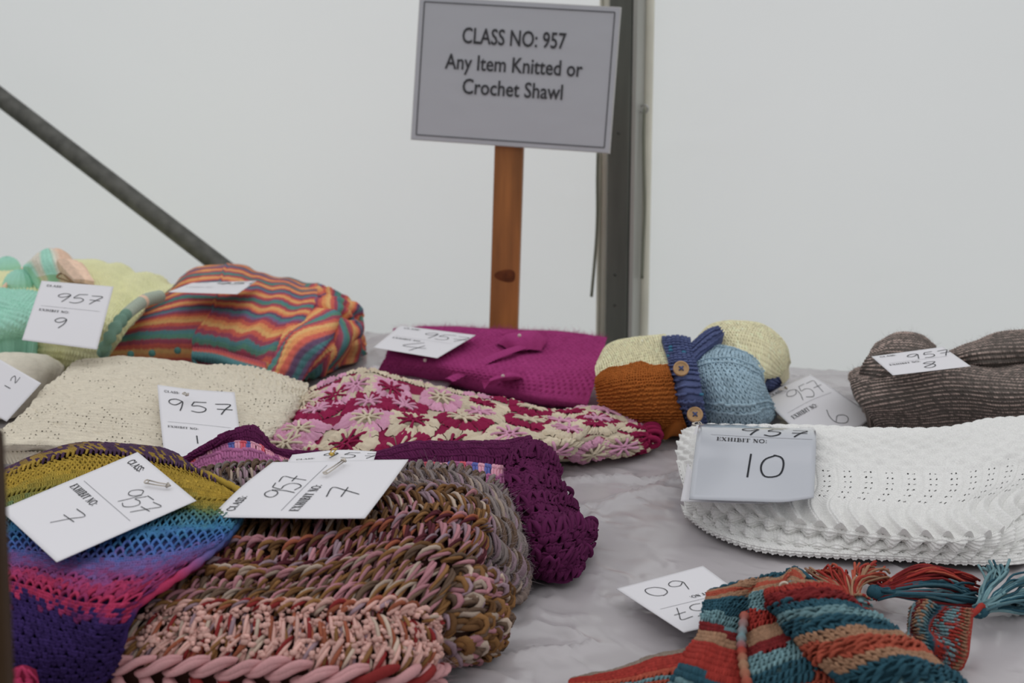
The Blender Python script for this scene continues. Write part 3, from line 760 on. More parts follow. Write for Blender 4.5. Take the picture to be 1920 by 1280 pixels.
# diagonal knitted tie and two bows
q = Patch([[(985, 640, .064), (1000, 644, .064)], [(905, 668, .060), (920, 674, .060)], [(830, 708, .036), (848, 712, .036)]], 14, 60)
mb = MB(); q.sheet(mb, 20, 110, MG * .95, skirt=False, off=-.004, height=lambda U, V, S, T: .0042 * np.sin(np.pi * U) + .0007 * np.sin(T * 900)); mb.build('tie', M_MOHAIR, g)
for rows in ([[(928, 632, .062), (970, 620, .068), (1010, 618, .068), (1030, 632, .060)], [(936, 640, .066), (970, 632, .075), (1005, 632, .073), (1026, 642, .062)], [(950, 652, .060), (975, 650, .064), (1005, 648, .064), (1020, 650, .060)]],
             [[(905, 715, .046), (930, 700, .052), (965, 692, .053), (985, 696, .050)], [(906, 722, .046), (935, 712, .053), (965, 706, .054), (984, 706, .050)], [(910, 732, .034), (940, 724, .040), (965, 718, .044), (982, 714, .044)]]):
    q = Patch(rows, 40, 30); mb = MB(); q.sheet(mb, 60, 40, MG, skirt=False, off=-.002, height=lambda U, V, S, T: .002 * np.sin(U * 2.5 * np.pi) ** 2 - .008 * (np.maximum(np.abs(2*U-1), np.abs(2*V-1)) ** 4) + .0006 * np.sin(S * 900) * np.sin(T * 900)); fuzz(mb, q, 300, .006, MG * 1.1); mb.build('bow', M_MOHAIR, g)
M_PEARL = mat('pearl_bead', base=(0.62, 0.48, 0.46), rough=0.2, spec=0.6, coat=0.5)
for px, py, z in ((974, 629, .082), (943, 705, .056), (797, 675, .054)):
    mb = MB(); mb.ball(pt(px, py, z * 1.12), .0032, seg=12, ring=8); mb.build('bead', M_PEARL, g)

# ---------------------------------------------------------------- grey fluffy garment
g = thing('grey_fluffy_jumper', base_at(1780, 800), 'fluffy charcoal jumper with pale flecked ridges at the right edge', 'jumper')
GD, GL = yc(98, 91, 86), yc(186, 164, 154)
def gcol(rh):
    def f(U, V, S, T):
        r = np.abs(frac(T / rh) - .5) < .16
        fl = vnoise(S / .0032, np.floor(T / rh), 3) * (0.35 + .65 * smooth(.3, .6, fbm(S * 9, T * 9, 14, 2)))
        return GD * grain(U, S, T, .14, .003)[..., None] + (GL - GD) * (np.where(r, np.clip(fl * 1.5 - .1, 0, 1), 0))[..., None]
    return f
def grel(rh): return lambda U, V, S, T: .0026 * np.sin(np.pi * frac(T / rh)) + .0006 * np.sin(S * 2 * np.pi / .004)
parts = (('body', [
    [(1630, 730, 0), (1650, 725, 0), (1760, 715, 0), (1850, 705, 0), (1990, 690, 0)],
    [(1613, 702, 0.034), (1622, 692, .076), (1690, 684, .088), (1780, 678, .090), (1870, 676, .092), (1990, 660, .092)],
    [(1619, 726, 0.037), (1628, 716, .082), (1700, 704, .097), (1780, 694, .100), (1870, 702, .096), (1990, 702, .096)],
    [(1631, 762, 0.029), (1640, 752, .064), (1700, 742, .074), (1780, 732, .080), (1870, 738, .078), (1990, 735, .080)],
    [(1639, 794, 0.015), (1648, 784, .034), (1720, 782, .040), (1790, 778, .044), (1880, 782, .044), (1990, 775, .044)],
    [(1640, 818, 0), (1656, 818, 0), (1740, 826, 0), (1800, 828, 0), (1880, 825, 0), (1990, 815, 0)]], 420, 420, .0084),
    ('sleeve', [
    [(1650, 690, .04), (1690, 680, .06), (1730, 680, .06), (1760, 690, .06)],
    [(1638, 652, .116), (1680, 633, .130), (1725, 636, .128), (1752, 655, .110)],
    [(1626, 668, .110), (1670, 656, .122), (1722, 660, .120), (1756, 672, .104)],
    [(1614, 690, .094), (1660, 694, .100), (1720, 698, .098), (1758, 702, .090)],
    [(1610, 712, .070), (1640, 722, .080), (1700, 720, .084), (1750, 714, .084)],
    [(1616, 745, .030), (1640, 750, .040), (1690, 740, .06), (1740, 730, .07)]], 200, 260, .0080),
    ('collar', [
    [(1770, 690, .06), (1850, 685, .06), (1990, 680, .06)],
    [(1782, 664, .108), (1830, 646, .122), (1870, 634, .130), (1990, 634, .130)],
    [(1782, 672, .106), (1830, 662, .118), (1880, 658, .120), (1990, 656, .120)],
    [(1790, 684, .096), (1840, 682, .104), (1890, 680, .104), (1990, 672, .106)]], 200, 160, .0080))
for nm, rows, gu, gv, rh in parts:
    q = Patch(rows, 110, 90, lump=.006, lscale=12, seed=len(nm) + 1)
    mb = MB(); q.sheet(mb, gu, gv, gcol(rh), grel(rh)); mb.build(nm, M_MOHAIR, g)
    mb = MB(); fuzz(mb, q, 2600 if nm == 'body' else 1200, .0085, yc(110, 102, 98)); stuff(mb.build('fluff', M_MOHAIR, g))
mb = MB(); P_ = spline([pt(*q) for q in ((1612, 700, .075), (1609, 720, .05), (1616, 745, .03), (1634, 770, .014))], 30); mb.tube(P_, .012 * np.sin(np.linspace(.6, 2.7, 30)), 12, GD); mb.build('cuff', M_MOHAIR, g)

# ---------------------------------------------------------------- patchwork baby cardigan
g = thing('patchwork_cardigan', base_at(1280, 795), 'small folded cardigan of cream, mustard and light blue panels with two wooden buttons', 'cardigan')
CRM, MUS, NAV, LBL = yc(228, 213, 176), yc(164, 90, 24), yc(78, 88, 128), yc(152, 178, 192)
def vstitches(mb, pa, nc, nr, rad, cols, v0=0., v1=1., u0=0., u1=1., off=0., sides=5, paths=None, jit=.05):
    w, h = pa.W * (u1 - u0) / nc, pa.H * (v1 - v0) / nr
    I, J = cells(nc, nr)
    tp = tmpl(paths or [[(.46, 1.12, -.8), (.36, .72, .7), (.16, .15, .7), (.06, -.25, -.8)], [(.54, 1.12, -.8), (.64, .72, .7), (.84, .15, .7), (.94, -.25, -.8)]], w, h, sides, rad)
    C = cols(I / nc, J / nr, len(I)) if callable(cols) else vary(cols, len(I))
    stamp(mb, pa, tp, I, J, nc, nr, C, u0, u1, v0, v1, off, jit)
MOSS = [[(.05, .75, -.8), (.3, .35, .9), (.6, .3, 1.1), (.95, .7, -.8)]]
PURL = [[(-.15, .35, -.8), (.2, .45, .6), (.5, .7, .9), (.8, .45, .6), (1.15, .35, -.8)]]
cream_l = Patch([
    [(1135, 720, 0), (1190, 700, 0), (1265, 695, 0)],
    [(1119, 682, .092), (1135, 655, .108), (1180, 636, .114), (1248, 629, .112)],
    [(1118, 705, .086), (1150, 690, .100), (1195, 680, .104), (1256, 672, .104)],
    [(1124, 730, .070), (1160, 715, .088), (1200, 706, .092), (1266, 704, .090)],
    [(1130, 760, .050), (1160, 745, .064), (1210, 740, .070), (1275, 740, .066)]], 70, 70, zs=.95, lump=.003, seed=41)
mb = MB(); cream_l.sheet(mb, 60, 60, CRM, off=-.001); vstitches(mb, cream_l, 34, 30, .0011, CRM, v0=cream_l.vrow[1] * .6); o = mb.build('cream_panel', M_YARN, g)
must = Patch([
    [(1120, 712, .084), (1140, 696, .098), (1175, 690, .100), (1200, 683, .104), (1225, 690, .102), (1252, 688, .102)],
    [(1122, 735, .070), (1160, 730, .084), (1210, 726, .090), (1262, 724, .088)],
    [(1128, 765, .046), (1170, 766, .054), (1220, 766, .058), (1276, 766, .056)],
    [(1136, 790, .016), (1180, 797, .018), (1230, 800, .020), (1288, 798, .018)],
    [(1142, 796, 0), (1190, 806, 0), (1240, 809, 0), (1290, 806, 0)]], 70, 70, zs=.95, lump=.002, seed=43)
mb = MB(); must.sheet(mb, 60, 60, MUS, off=.003); vstitches(mb, must, 34, 34, .0016, MUS, off=.004, paths=MOSS, jit=.1, v0=.0); o = mb.build('mustard_panel', M_YARN, g)
cream_r = Patch([
    [(1310, 690, .0), (1400, 690, .0), (1480, 710, .0)],
    [(1298, 648, .106), (1338, 612, .132), (1385, 608, .134), (1432, 617, .124), (1466, 646, .096), (1477, 680, .058)],
    [(1302, 662, .104), (1345, 640, .122), (1390, 644, .122), (1428, 655, .110), (1455, 676, .084), (1470, 696, .052)],
    [(1310, 675, .098), (1350, 664, .108), (1395, 670, .108), (1424, 690, .090), (1446, 702, .066), (1462, 706, .044)],
    [(1320, 690, .092), (1360, 690, .096), (1400, 696, .090), (1422, 706, .078), (1436, 708, .064), (1450, 710, .044)]], 80, 60, zs=.95, lump=.003, seed=44)
mb = MB(); cream_r.sheet(mb, 70, 60, CRM, off=-.001); vstitches(mb, cream_r, 50, 26, .0011, CRM, v0=cream_r.vrow[1] * .6); mb.build('cream_sleeve', M_YARN, g)
cuff = Patch([
    [(1418, 700, .060), (1440, 698, .062), (1458, 704, .052), (1466, 716, .034)],
    [(1418, 715, .050), (1438, 714, .052), (1456, 718, .040), (1462, 724, .024)],
    [(1422, 738, .020), (1438, 736, .020), (1452, 732, .016), (1458, 730, .008)]], 40, 30, zs=.95)
mb = MB(); cuff.sheet(mb, 40, 30, NAV); vstitches(mb, cuff, 12, 9, .0016, NAV, paths=PURL); o = mb.build('cuff', M_YARN, g); o['label'] = 'navy cuff'
blue = Patch([
    [(1310, 660, .108), (1350, 652, .116), (1390, 660, .112), (1412, 676, .098), (1424, 700, .080)],
    [(1302, 690, .094), (1350, 682, .108), (1395, 688, .104), (1418, 700, .090), (1426, 716, .072)],
    [(1308, 720, .078), (1350, 716, .090), (1390, 722, .086), (1410, 730, .076), (1432, 735, .056)],
    [(1314, 750, .056), (1355, 752, .064), (1395, 756, .062), (1424, 752, .054), (1444, 756, .034)],
    [(1320, 780, .030), (1360, 784, .034), (1400, 786, .034), (1430, 780, .030), (1446, 772, .018)],
    [(1326, 800, .0), (1360, 803, .0), (1400, 803, .0), (1430, 797, .0), (1444, 788, .0)]], 80, 80, zs=.95, lump=.004, lscale=30, seed=47)
mb = MB(); blue.sheet(mb, 70, 70, LBL, off=.003); vstitches(mb, blue, 24, 30, .0013, LBL, off=.004)
for v in (.03, .25, .31, .60, .65):
    vstitches(mb, blue, 24, 1, .0017, LBL, v0=v, v1=v + .045, off=.0055, paths=PURL)
o = mb.build('blue_panel', M_YARN, g)
band = Patch([
    [(1243, 650, .098), (1266, 644, .104), (1292, 646, .106)],
    [(1241, 640, .114), (1266, 637, .118), (1294, 642, .118)],
    [(1252, 672, .108), (1276, 668, .114), (1300, 672, .112)],
    [(1262, 705, .096), (1286, 705, .104), (1308, 706, .100)],
    [(1272, 745, .072), (1294, 745, .080), (1314, 746, .076)],
    [(1282, 780, .036), (1304, 780, .042), (1322, 780, .038)],
    [(1288, 804, .002), (1308, 804, .004), (1326, 803, .002)]], 30, 90, zs=.95)
mb = MB(); band.sheet(mb, 24, 80, NAV, off=.004); vstitches(mb, band, 7, 30, .0021, lambda u, v, n: np.where((RNG.random(n) < .04)[:, None], yc(60, 120, 150), vary(NAV, n)), off=.005, paths=PURL, v0=band.vrow[1] * .5)
o = mb.build('button_band', M_YARN, g); o['label'] = 'navy button band'
neck = Patch([
    [(1288, 664, .106), (1310, 640, .124), (1330, 624, .136), (1346, 618, .138)],
    [(1292, 672, .108), (1314, 652, .122), (1334, 634, .134), (1352, 624, .136)],
    [(1300, 684, .102), (1318, 664, .114), (1338, 644, .126), (1356, 630, .132)]], 40, 16, zs=.95)
mb = MB(); neck.sheet(mb, 40, 14, NAV, off=.004); vstitches(mb, neck, 18, 5, .0019, NAV, off=.005, paths=PURL); o = mb.build('neckband', M_YARN, g); o['label'] = 'navy neckband'
M_BUTTON = mat('button_wood', base=(0.50, 0.30, 0.14), rough=0.45, spec=0.4, noise=0.12, nscale=90, stretch=(1, 6, 1))
def button(px, py, z, r):
    c = pt(px, py, z); n = np.array([0.0, -0.86, 0.51]); n /= np.linalg.norm(n)
    x = np.array([1.0, 0, 0]); y = np.cross(n, x)
    th = np.linspace(0, 2 * np.pi, 32, endpoint=False)
    prof = [(0.0, .0016), (.55, .0016), (.72, .0018), (.80, .0030), (.93, .0030), (1.0, .0016), (1.0, -.0010), (.9, -.002)]
    V = np.array([c + (x * math.cos(t) + y * math.sin(t)) * r * max(a, .001) + n * h_ for a, h_ in prof for t in th])
    F = np.array([[a * 32 + b, (a + 1) * 32 + b, (a + 1) * 32 + (b + 1) % 32, a * 32 + (b + 1) % 32] for a in range(len(prof) - 1) for b in range(32)])
    mb = MB(); mb.add(V, F); b_ = mb.build('button', M_BUTTON, g)
    mb = MB()
    for s in ((1, 1), (1, -1)):
        a = (x * s[0] + y * s[1]) * r * .26
        mb.tube([c - a + n * .001, c - a * .5 + n * .0034, c + a * .5 + n * .0034, c + a + n * .001], .0011, 7, NAV)
    th_ = mb.build('thread', M_YARN, b_, origin=np.array(g.location)); th_['label'] = 'navy cross of sewing thread'
button(1277, 691, .112, .0113); button(1303, 777, .053, .0113)

# ---------------------------------------------------------------- white lace shawl
g = thing('white_shawl', base_at(1600, 1020), 'folded bright white shawl with scalloped lace edges under the card for exhibit 10', 'shawl')
WS = yc(236, 228, 215)
top = Patch([
    [(1290, 850, .0), (1450, 840, .0), (1650, 840, .0), (1850, 830, .0), (2000, 820, .0)],
    [(1278, 818, .054), (1310, 811, .070), (1400, 811, .077), (1530, 812, .079), (1640, 817, .079), (1760, 817, .081), (1860, 803, .083), (2080, 785, .083)],
    [(1270, 850, .052), (1310, 846, .066), (1400, 845, .070), (1530, 850, .070), (1660, 855, .070), (1780, 855, .072), (1880, 845, .076), (2070, 830, .076)],
    [(1276, 895, .042), (1320, 895, .052), (1410, 898, .056), (1540, 905, .056), (1670, 912, .056), (1790, 915, .058), (1890, 900, .060), (2040, 880, .060)],
    [(1292, 930, .030), (1340, 938, .036), (1430, 948, .038), (1560, 962, .038), (1690, 975, .038), (1790, 978, .040), (1890, 950, .044), (1975, 930, .046)],
    [(1302, 942, .024), (1345, 951, .028), (1430, 966, .030), (1560, 986, .030), (1700, 1001, .030), (1790, 1004, .032), (1860, 1000, .032), (1915, 965, .036), (1955, 938, .038)]], 260, 130, lump=.003, lscale=10, seed=51)
TV, TV2 = top.vrow[2] * .55 + top.vrow[3] * .45, top.vrow[3] * .45 + top.vrow[4] * .55
def ws_h(U, V, S, T):
    w = .0255
    x = frac(S / w)
    b1 = smooth(TV - .02, TV + .02, V)                                     # ribbed lace below, blister rows above
    rib = -.0016 * np.exp(-((x - .5) / .045) ** 2)
    i = np.floor(T / .0155)
    blis = .0046 * np.abs(np.sin(np.pi * (S / .032 + .5 * (i % 2)))) * np.sin(np.pi * frac(T / .0155))
    st = .0007 * np.sin(2 * np.pi * S / .0044) * np.sin(2 * np.pi * T / .0044)
    ruf = .0062 * np.sin(2 * np.pi * S / .0265) * smooth(.86, 1.0, V)
    return rib * b1 + blis * (1 - b1) + st + ruf
def ws_hole(U, V, S, T):
    w = .0255
    x = frac(S / w); y = frac(T / .0115)
    r = .0017
    d1 = ((np.abs(x - .0) - .0) * 0)
    cx = np.minimum(np.abs(x - .13), np.abs(x - .87)) * w
    h1 = (cx ** 2 + ((y - .5) * .0115) ** 2 < r ** 2) & (V > TV) & (V < TV2)
    i, j = np.floor(S / .02), np.floor(T / .0155)
    h2 = ((frac(S / .02) - .5) * .02) ** 2 + ((frac(T / .0155) - .05) * .0155) ** 2 < (.0013) ** 2
    return h1 | (h2 & (hash2(i, j, 6) > .55) & (V > top.vrow[1]) & (V < TV))
mb = MB(); top.sheet(mb, 560, 300, lambda U, V, S, T: WS * grain(U, S, T, .03)[..., None], ws_h, ws_hole, v0=top.vrow[1] * .7)
top.sheet(mb, 80, 50, WS * .95, off=-.003, skirt=False, v0=top.vrow[1], v1=.9); mb.build('top_layer', M_YARN, g)
def ruffle(rows, name, amp, per, ph):
    q = Patch(rows, 200, 40)
    mb = MB(); q.sheet(mb, 420, 50, lambda U, V, S, T: WS * grain(U, S, T, .04)[..., None],
        lambda U, V, S, T: amp * np.sin(2 * np.pi * S / per + ph + V) * smooth(.25, 1, V) + .0007 * np.sin(2 * np.pi * S / .004) + .0009 * np.sin(2 * np.pi * T / .004)); return mb.build(name, M_YARN, g)
ruffle([[(1288, 930, .024), (1330, 935, .028), (1430, 950, .030), (1560, 970, .030), (1700, 985, .030), (1800, 990, .032), (1900, 965, .034), (2000, 925, .034)],
        [(1290, 946, .020), (1335, 956, .024), (1430, 978, .024), (1560, 998, .024), (1700, 1013, .024), (1800, 1018, .026), (1885, 1000, .028), (2000, 945, .028)],
        [(1296, 958, .014), (1340, 968, .017), (1430, 988, .018), (1560, 1008, .018), (1700, 1022, .018), (1800, 1028, .019), (1880, 1020, .020), (1990, 960, .022)]], 'middle_fold', .0058, .0235, 1.2)
ruffle([[(1282, 940, .014), (1330, 955, .016), (1430, 985, .017), (1560, 1005, .017), (1700, 1018, .018), (1800, 1024, .019), (1890, 1012, .020), (2000, 970, .020)],
        [(1286, 958, .011), (1335, 978, .013), (1430, 1005, .013), (1560, 1024, .012), (1700, 1033, .012), (1800, 1038, .013), (1890, 1030, .014), (2000, 990, .014)],
        [(1290, 966, .008), (1338, 986, .009), (1430, 1014, .009), (1560, 1030, .009), (1700, 1038, .009), (1800, 1043, .010), (1892, 1038, .010), (1995, 1000, .010)]], 'lower_fold', .0052, .021, .4)
ruffle([[(1276, 945, .008), (1320, 975, .009), (1420, 1010, .009), (1560, 1024, .009), (1700, 1032, .009), (1800, 1038, .010), (1900, 1030, .010), (2000, 1000, .010)],
        [(1284, 962, .006), (1330, 995, .006), (1425, 1028, .006), (1560, 1040, .006), (1700, 1046, .006), (1810, 1052, .006), (1900, 1050, .006), (2000, 1015, .006)],
        [(1288, 970, .001), (1338, 1004, .001), (1428, 1036, .001), (1560, 1047, .001), (1700, 1053, .001), (1820, 1060, .001), (1905, 1060, .001), (2000, 1025, .001)]], 'bottom_fold', .0012, .010, 0)

# ---------------------------------------------------------------- crochet shawl of flower squares
g = thing('flower_square_shawl', base_at(820, 850), 'crochet shawl of pink, cream and crimson flower squares in the middle of the table', 'shawl')
FC, FP, FM = yc(198, 184, 160), yc(200, 142, 170), yc(136, 16, 66)
p = Patch([
    [(590, 770, 0), (720, 750, 0), (900, 780, 0), (1050, 800, 0), (1215, 815, 0)],
    [(572, 742, .028), (625, 716, .040), (690, 701, .044), (745, 712, .040), (830, 734, .036), (900, 748, .036), (970, 762, .034), (1040, 778, .030), (1120, 772, .030), (1180, 786, .024), (1222, 800, .014)],
    [(540, 780, .036), (620, 766, .044), (700, 755, .046), (780, 768, .044), (870, 775, .044), (960, 785, .042), (1060, 793, .042), (1130, 794, .034), (1190, 806, .026), (1228, 814, .012)],
    [(516, 815, .034), (600, 812, .040), (690, 808, .042), (780, 812, .042), (880, 815, .042), (980, 820, .042), (1070, 825, .042), (1130, 822, .030), (1190, 828, .020), (1226, 828, .008)],
    [(502, 842, .020), (600, 846, .026), (690, 850, .030), (790, 852, .030), (890, 850, .032), (990, 850, .030), (1070, 850, .024), (1130, 848, .014), (1180, 852, .006), (1215, 842, .002)],
    [(505, 856, .0), (600, 870, .0), (690, 880, .0), (790, 885, .0), (890, 880, .0), (990, 876, .0), (1055, 872, .0), (1120, 866, .0), (1180, 860, .0), (1212, 850, .0)]], 240, 110, lump=.005, lscale=16, seed=61)
MOT = [(668, 722, FP, FC), (735, 728, FM, FP), (628, 742, FM, FP), (594, 768, FP, FM), (560, 806, FC, FP), (650, 832, FM, FC), (746, 846, FC, FM), (690, 783, FC, FP),
       (690, 752, FP, FM), (760, 760, FP, FM), (826, 744, FC, FP), (776, 787, FM, FC), (868, 784, FC, FM), (905, 756, FM, FC), (992, 788, FC, FM), (958, 816, FP, FC), (1066, 806, FP, FC),
       (1166, 838, FP, FC), (845, 836, FM, FC), (1120, 786, FP, FM), (1214, 818, FM, FM), (925, 848, FC, FC), (1040, 846, FP, FC), (536, 832, FC, FP), (1000, 764, FC, FM), (570, 752, FC, FC), (1110, 850, FC, FP)]
mb = MB(); p.sheet(mb, 200, 90, lambda U, V, S, T: np.where((vnoise(S / .03, T / .03, 4) > .62)[..., None], FM * .85, FC * .85), off=-.0035, v0=p.vrow[1] * .6)
mb.build('backing_rows', M_YARN, g)
def motif(u0, v0, cf, cp, R=.0385):
    def mp(x, y, c):
        u = u0 + np.asarray(x) / p.W; v = v0 + np.asarray(y) / p.H
        P_, N_ = p.at(u, v); return P_ + N_ * np.asarray(c)[..., None]
    rot = RNG.uniform(0, .8)
    base = p.at(np.array(u0), np.array(v0))[0]
    e = bpy.data.objects.new('flower_square', None); COL.objects.link(e); e.parent = g
    e.location = tuple(base - np.array(g.location)); e.empty_display_size = .01
    # eight shell petals, each a padded fan of ribs
    mb = MB()
    for k in range(8):
        a0 = rot + k * np.pi / 4
        th = np.linspace(-.37, .37, 15); rr = np.linspace(.40, 1.0, 8)
        A, Q = np.meshgrid(th, rr)
        corner = 1.0 + (.22 if k % 2 else 0.0) * smooth(.25, .0, np.abs(A)) * Q
        x = R * Q * corner * np.cos(a0 + A); y = R * Q * corner * np.sin(a0 + A)
        c = .0050 * (1 - (np.abs(A) / .39) ** 4) * np.sin(np.clip((Q - .34) / .62, 0, 1) * np.pi) ** .5 + .0011 * np.cos(A / .37 * 3.5 * np.pi) * (Q > .5) + .0012 * np.sin(Q * 30) - .001
        V = mp(x, y, c); i, j = np.meshgrid(np.arange(7), np.arange(14), indexing='ij')
        mb.add(V.reshape(-1, 3), np.stack([i * 15 + j, i * 15 + j + 1, (i + 1) * 15 + j + 1, (i + 1) * 15 + j], -1).reshape(-1, 4), vary(cp, 1, .06)[0])
    mb.build('petals', M_YARN, e, origin=base)
    # the star in the middle: eight twisted strands round a ring
    mb = MB()
    for k in range(8):
        a = rot + k * np.pi / 4 + RNG.normal(0, .06)
        rr = np.linspace(.10, .62 + RNG.uniform(-.03, .07), 7) * R
        mb.tube(mp(rr * np.cos(a), rr * np.sin(a), .0022 + .0022 * np.sin(np.linspace(.2, 2.9, 7))), .0023 * np.array([1, .9, .8, .85, 1, 1.1, .6]), 6, vary(cf, 1, .06)[0])
    t = np.linspace(0, 2 * np.pi, 17); mb.tube(mp(.12 * R * np.cos(t), .12 * R * np.sin(t), np.full(17, .004)), .0018, 6, cf, caps=False)
    mb.build('star', M_YARN, e, origin=base)
spots = [(*p.find(a, b), c, d) for a, b, c, d in MOT]
for j_ in range(9):
    for i_ in range(34):
        u_, v_ = (i_ + .5 * (j_ % 2)) / 33.5, p.vrow[1] * .9 + (1 - p.vrow[1]) * j_ / 8.6
        if all(((u_ - a) * p.W) ** 2 + ((v_ - b) * p.H) ** 2 > .0505 ** 2 for a, b, _, _ in spots):
            c_ = [(FP, FC), (FM, FC), (FC, FM), (FP, FC), (FM, FP), (FC, FP)][RNG.integers(0, 6)]; spots.append((u_, v_, *c_))
for q in spots: motif(*q)
for k in range(5):                                              # crimson edge loops at the right end
    P_, N_ = p.at(np.array([.965 + .005 * (k % 2)]), np.array([.35 + .11 * k]))
    t = np.linspace(0, 2 * np.pi, 17); c = P_[0] + np.array([.004, -.004, .003]); mb = MB()
    mb.tube(np.array([c + np.array([.011 * np.cos(a), -.003 * np.sin(a), .0075 * np.sin(a)]) for a in t]), .0036, 7, FM, caps=False); mb.build('edge_loop', M_YARN, g)

# ---------------------------------------------------------------- purple crochet shawl
g = thing('purple_shawl', base_at(1020, 1080), 'deep purple openwork crochet shawl with a pink flecked band, hanging out behind the chunky blanket', 'shawl')
PUR, PNK, FLB, FLR, PKL = yc(86, 24, 68), yc(170, 98, 144), yc(88, 98, 166), yc(208, 86, 104), yc(212, 150, 170)
FAN = [([(.5, 1.05, -.6), (.30, .6, .8), (.06, .08, .5)], 5, 1.0), ([(.5, 1.05, -.6), (.42, .55, 1.0), (.30, .02, .7)], 5, 1.0), ([(.5, 1.05, -.6), (.58, .55, 1.0), (.70, .02, .7)], 5, 1.0), ([(.5, 1.05, -.6), (.70, .6, .8), (.94, .08, .5)], 5, 1.0),
       ([(-.1, .12, .2), (.25, -.05, 1.4), (.5, .06, .8), (.75, -.05, 1.4), (1.1, .12, .2)], 8, .8)]
POST = [([(.28, 1.1, -.5), (.22, .55, .8), (.30, .0, .3)], 4, 1.0), ([(.72, 1.1, -.5), (.78, .55, .8), (.70, .0, .3)], 4, 1.0), ([(-.1, .1, .4), (.35, -.06, 1.3), (.8, .1, .4)], 4, .9), ([(.4, .1, .3), (.8, -.06, 1.2), (1.2, .1, .3)], 4, .9)]
ARCH = [([(0, .95, -.4), (.10, .45, .7), (.5, .04, 1.2), (.90, .45, .7), (1, .95, -.4)], 9, 1.0), ([(-.1, 1.0, 0), (.1, .85, .8), (.25, 1.0, 0)], 4, 1.1)]
NET = [([(0, 1, -.2), (.25, .6, .9), (.5, .04, .5)], 5, 1.0), ([(1, 1, -.2), (.75, .6, .9), (.5, .04, .5)], 5, 1.0), ([(.4, .1, .6), (.5, -.04, 1.4), (.6, .1, .6)], 4, 1.3)]
def crochet(mb, pa, paths, nc, nr, rad, cols, v0, v1, u0=0., u1=1., off=0., brick=True, sides=5, jit=.05):
    w, h = pa.W * (u1 - u0) / nc, pa.H * (v1 - v0) / nr
    I, J = cells(nc, nr); tp = tmpl(paths, w, h, sides, rad)
    n = len(I)
    C = cols((I + .5) / nc, (J + .5) / nr, n) if callable(cols) else vary(cols, n)
    stamp(mb, pa, tp, I, J, nc, nr, C, u0, u1, v0, v1, off, jit, shift=(.5 * (J % 2) - .25) if brick else None)
fold = Patch([
    [(345, 890, .02), (420, 880, .03), (520, 880, .03), (700, 890, .03), (900, 880, .03), (1010, 870, .03)],
    [(345, 864, .062), (402, 832, .078), (470, 810, .086), (518, 846, .074), (610, 856, .072), (700, 860, .074), (780, 845, .082), (860, 842, .084), (950, 843, .084), (1000, 834, .084)],
    [(347, 866, .061), (402, 836, .075), (468, 824, .081), (518, 851, .072), (610, 866, .068), (700, 870, .070), (780, 862, .076), (860, 858, .078), (950, 860, .078), (1004, 852, .076)],
    [(349, 869, .059), (402, 841, .072), (462, 834, .077), (520, 856, .070), (610, 876, .064), (700, 882, .066), (780, 876, .070), (860, 874, .072), (940, 884, .070), (1004, 880, .066)],
    [(352, 890, .050), (402, 876, .056), (450, 874, .060), (520, 884, .058), (610, 895, .056), (700, 900, .056), (800, 896, .062), (870, 900, .062), (930, 915, .058), (1000, 915, .050)],
    [(352, 920, .03), (402, 910, .03), (450, 910, .03), (520, 910, .03), (610, 920, .03), (700, 925, .03), (800, 925, .04), (880, 930, .04), (925, 940, .03), (985, 950, .03)]], 200, 70, lump=.003, lscale=20, seed=71)
V1, V3 = fold.vrow[1], fold.vrow[3]
mb = MB(); fold.sheet(mb, 160, 60, lambda U, V, S, T: np.where((V < V3 * .96)[..., None], PUR, PNK), off=-.003)
crochet(mb, fold, POST, 70, 4, .0022, PUR, V1 * .8, V3 * .98, jit=.08); mb.build('purple_edge', M_YARN, g)
def fleck(u, v, n):
    r = RNG.random(n); c = vary(PNK, n, .08)
    top = v < .5
    c[(r < .22) & top] = FLB; c[(r > .22) & (r < .48) & top] = FLR; c[(r > .48) & (r < .75) & top] = PKL
    return c
mb = MB(); crochet(mb, fold, POST, 62, 2, .0024, fleck, V3 * .98, V3 * .98 + .10, jit=.1)
crochet(mb, fold, FAN, 46, 3, .0021, PNK, V3 * .98 + .08, .97, jit=.06); o = mb.build('pink_band', M_YARN, g); o['label'] = 'dusty pink band with blue and red flecks'
drape = Patch([
    [(955, 880, .05), (985, 870, .05), (1010, 870, .04), (1035, 890, .03)],
    [(958, 842, .084), (990, 832, .088), (1022, 836, .080), (1044, 862, .056)],
    [(945, 880, .076), (985, 868, .082), (1024, 876, .074), (1048, 900, .044)],
    [(950, 915, .068), (990, 905, .074), (1030, 912, .064), (1058, 930, .030)],
    [(965, 955, .060), (1000, 948, .066), (1046, 950, .054), (1090, 972, .022)],
    [(975, 1000, .046), (1020, 995, .054), (1066, 990, .044), (1114, 992, .012)],
    [(980, 1045, .026), (1026, 1048, .032), (1070, 1040, .024), (1100, 1030, .006)],
    [(982, 1080, .004), (1026, 1094, .004), (1066, 1090, .003), (1092, 1066, .002)]], 70, 110, lump=.006, lscale=22, seed=73)
mb = MB(); drape.sheet(mb, 60, 90, PUR * .8, off=-.004)
crochet(mb, drape, FAN, 11, 20, .0024, PUR, drape.vrow[1] * .7, .99, jit=.12)
for v_ in (.30, .45, .58, .72, .86): crochet(mb, drape, ARCH, 14, 1, .0026, PUR, v_, v_ + .06, off=.0035, jit=.2)
mb.build('openwork_end', M_YARN, g)
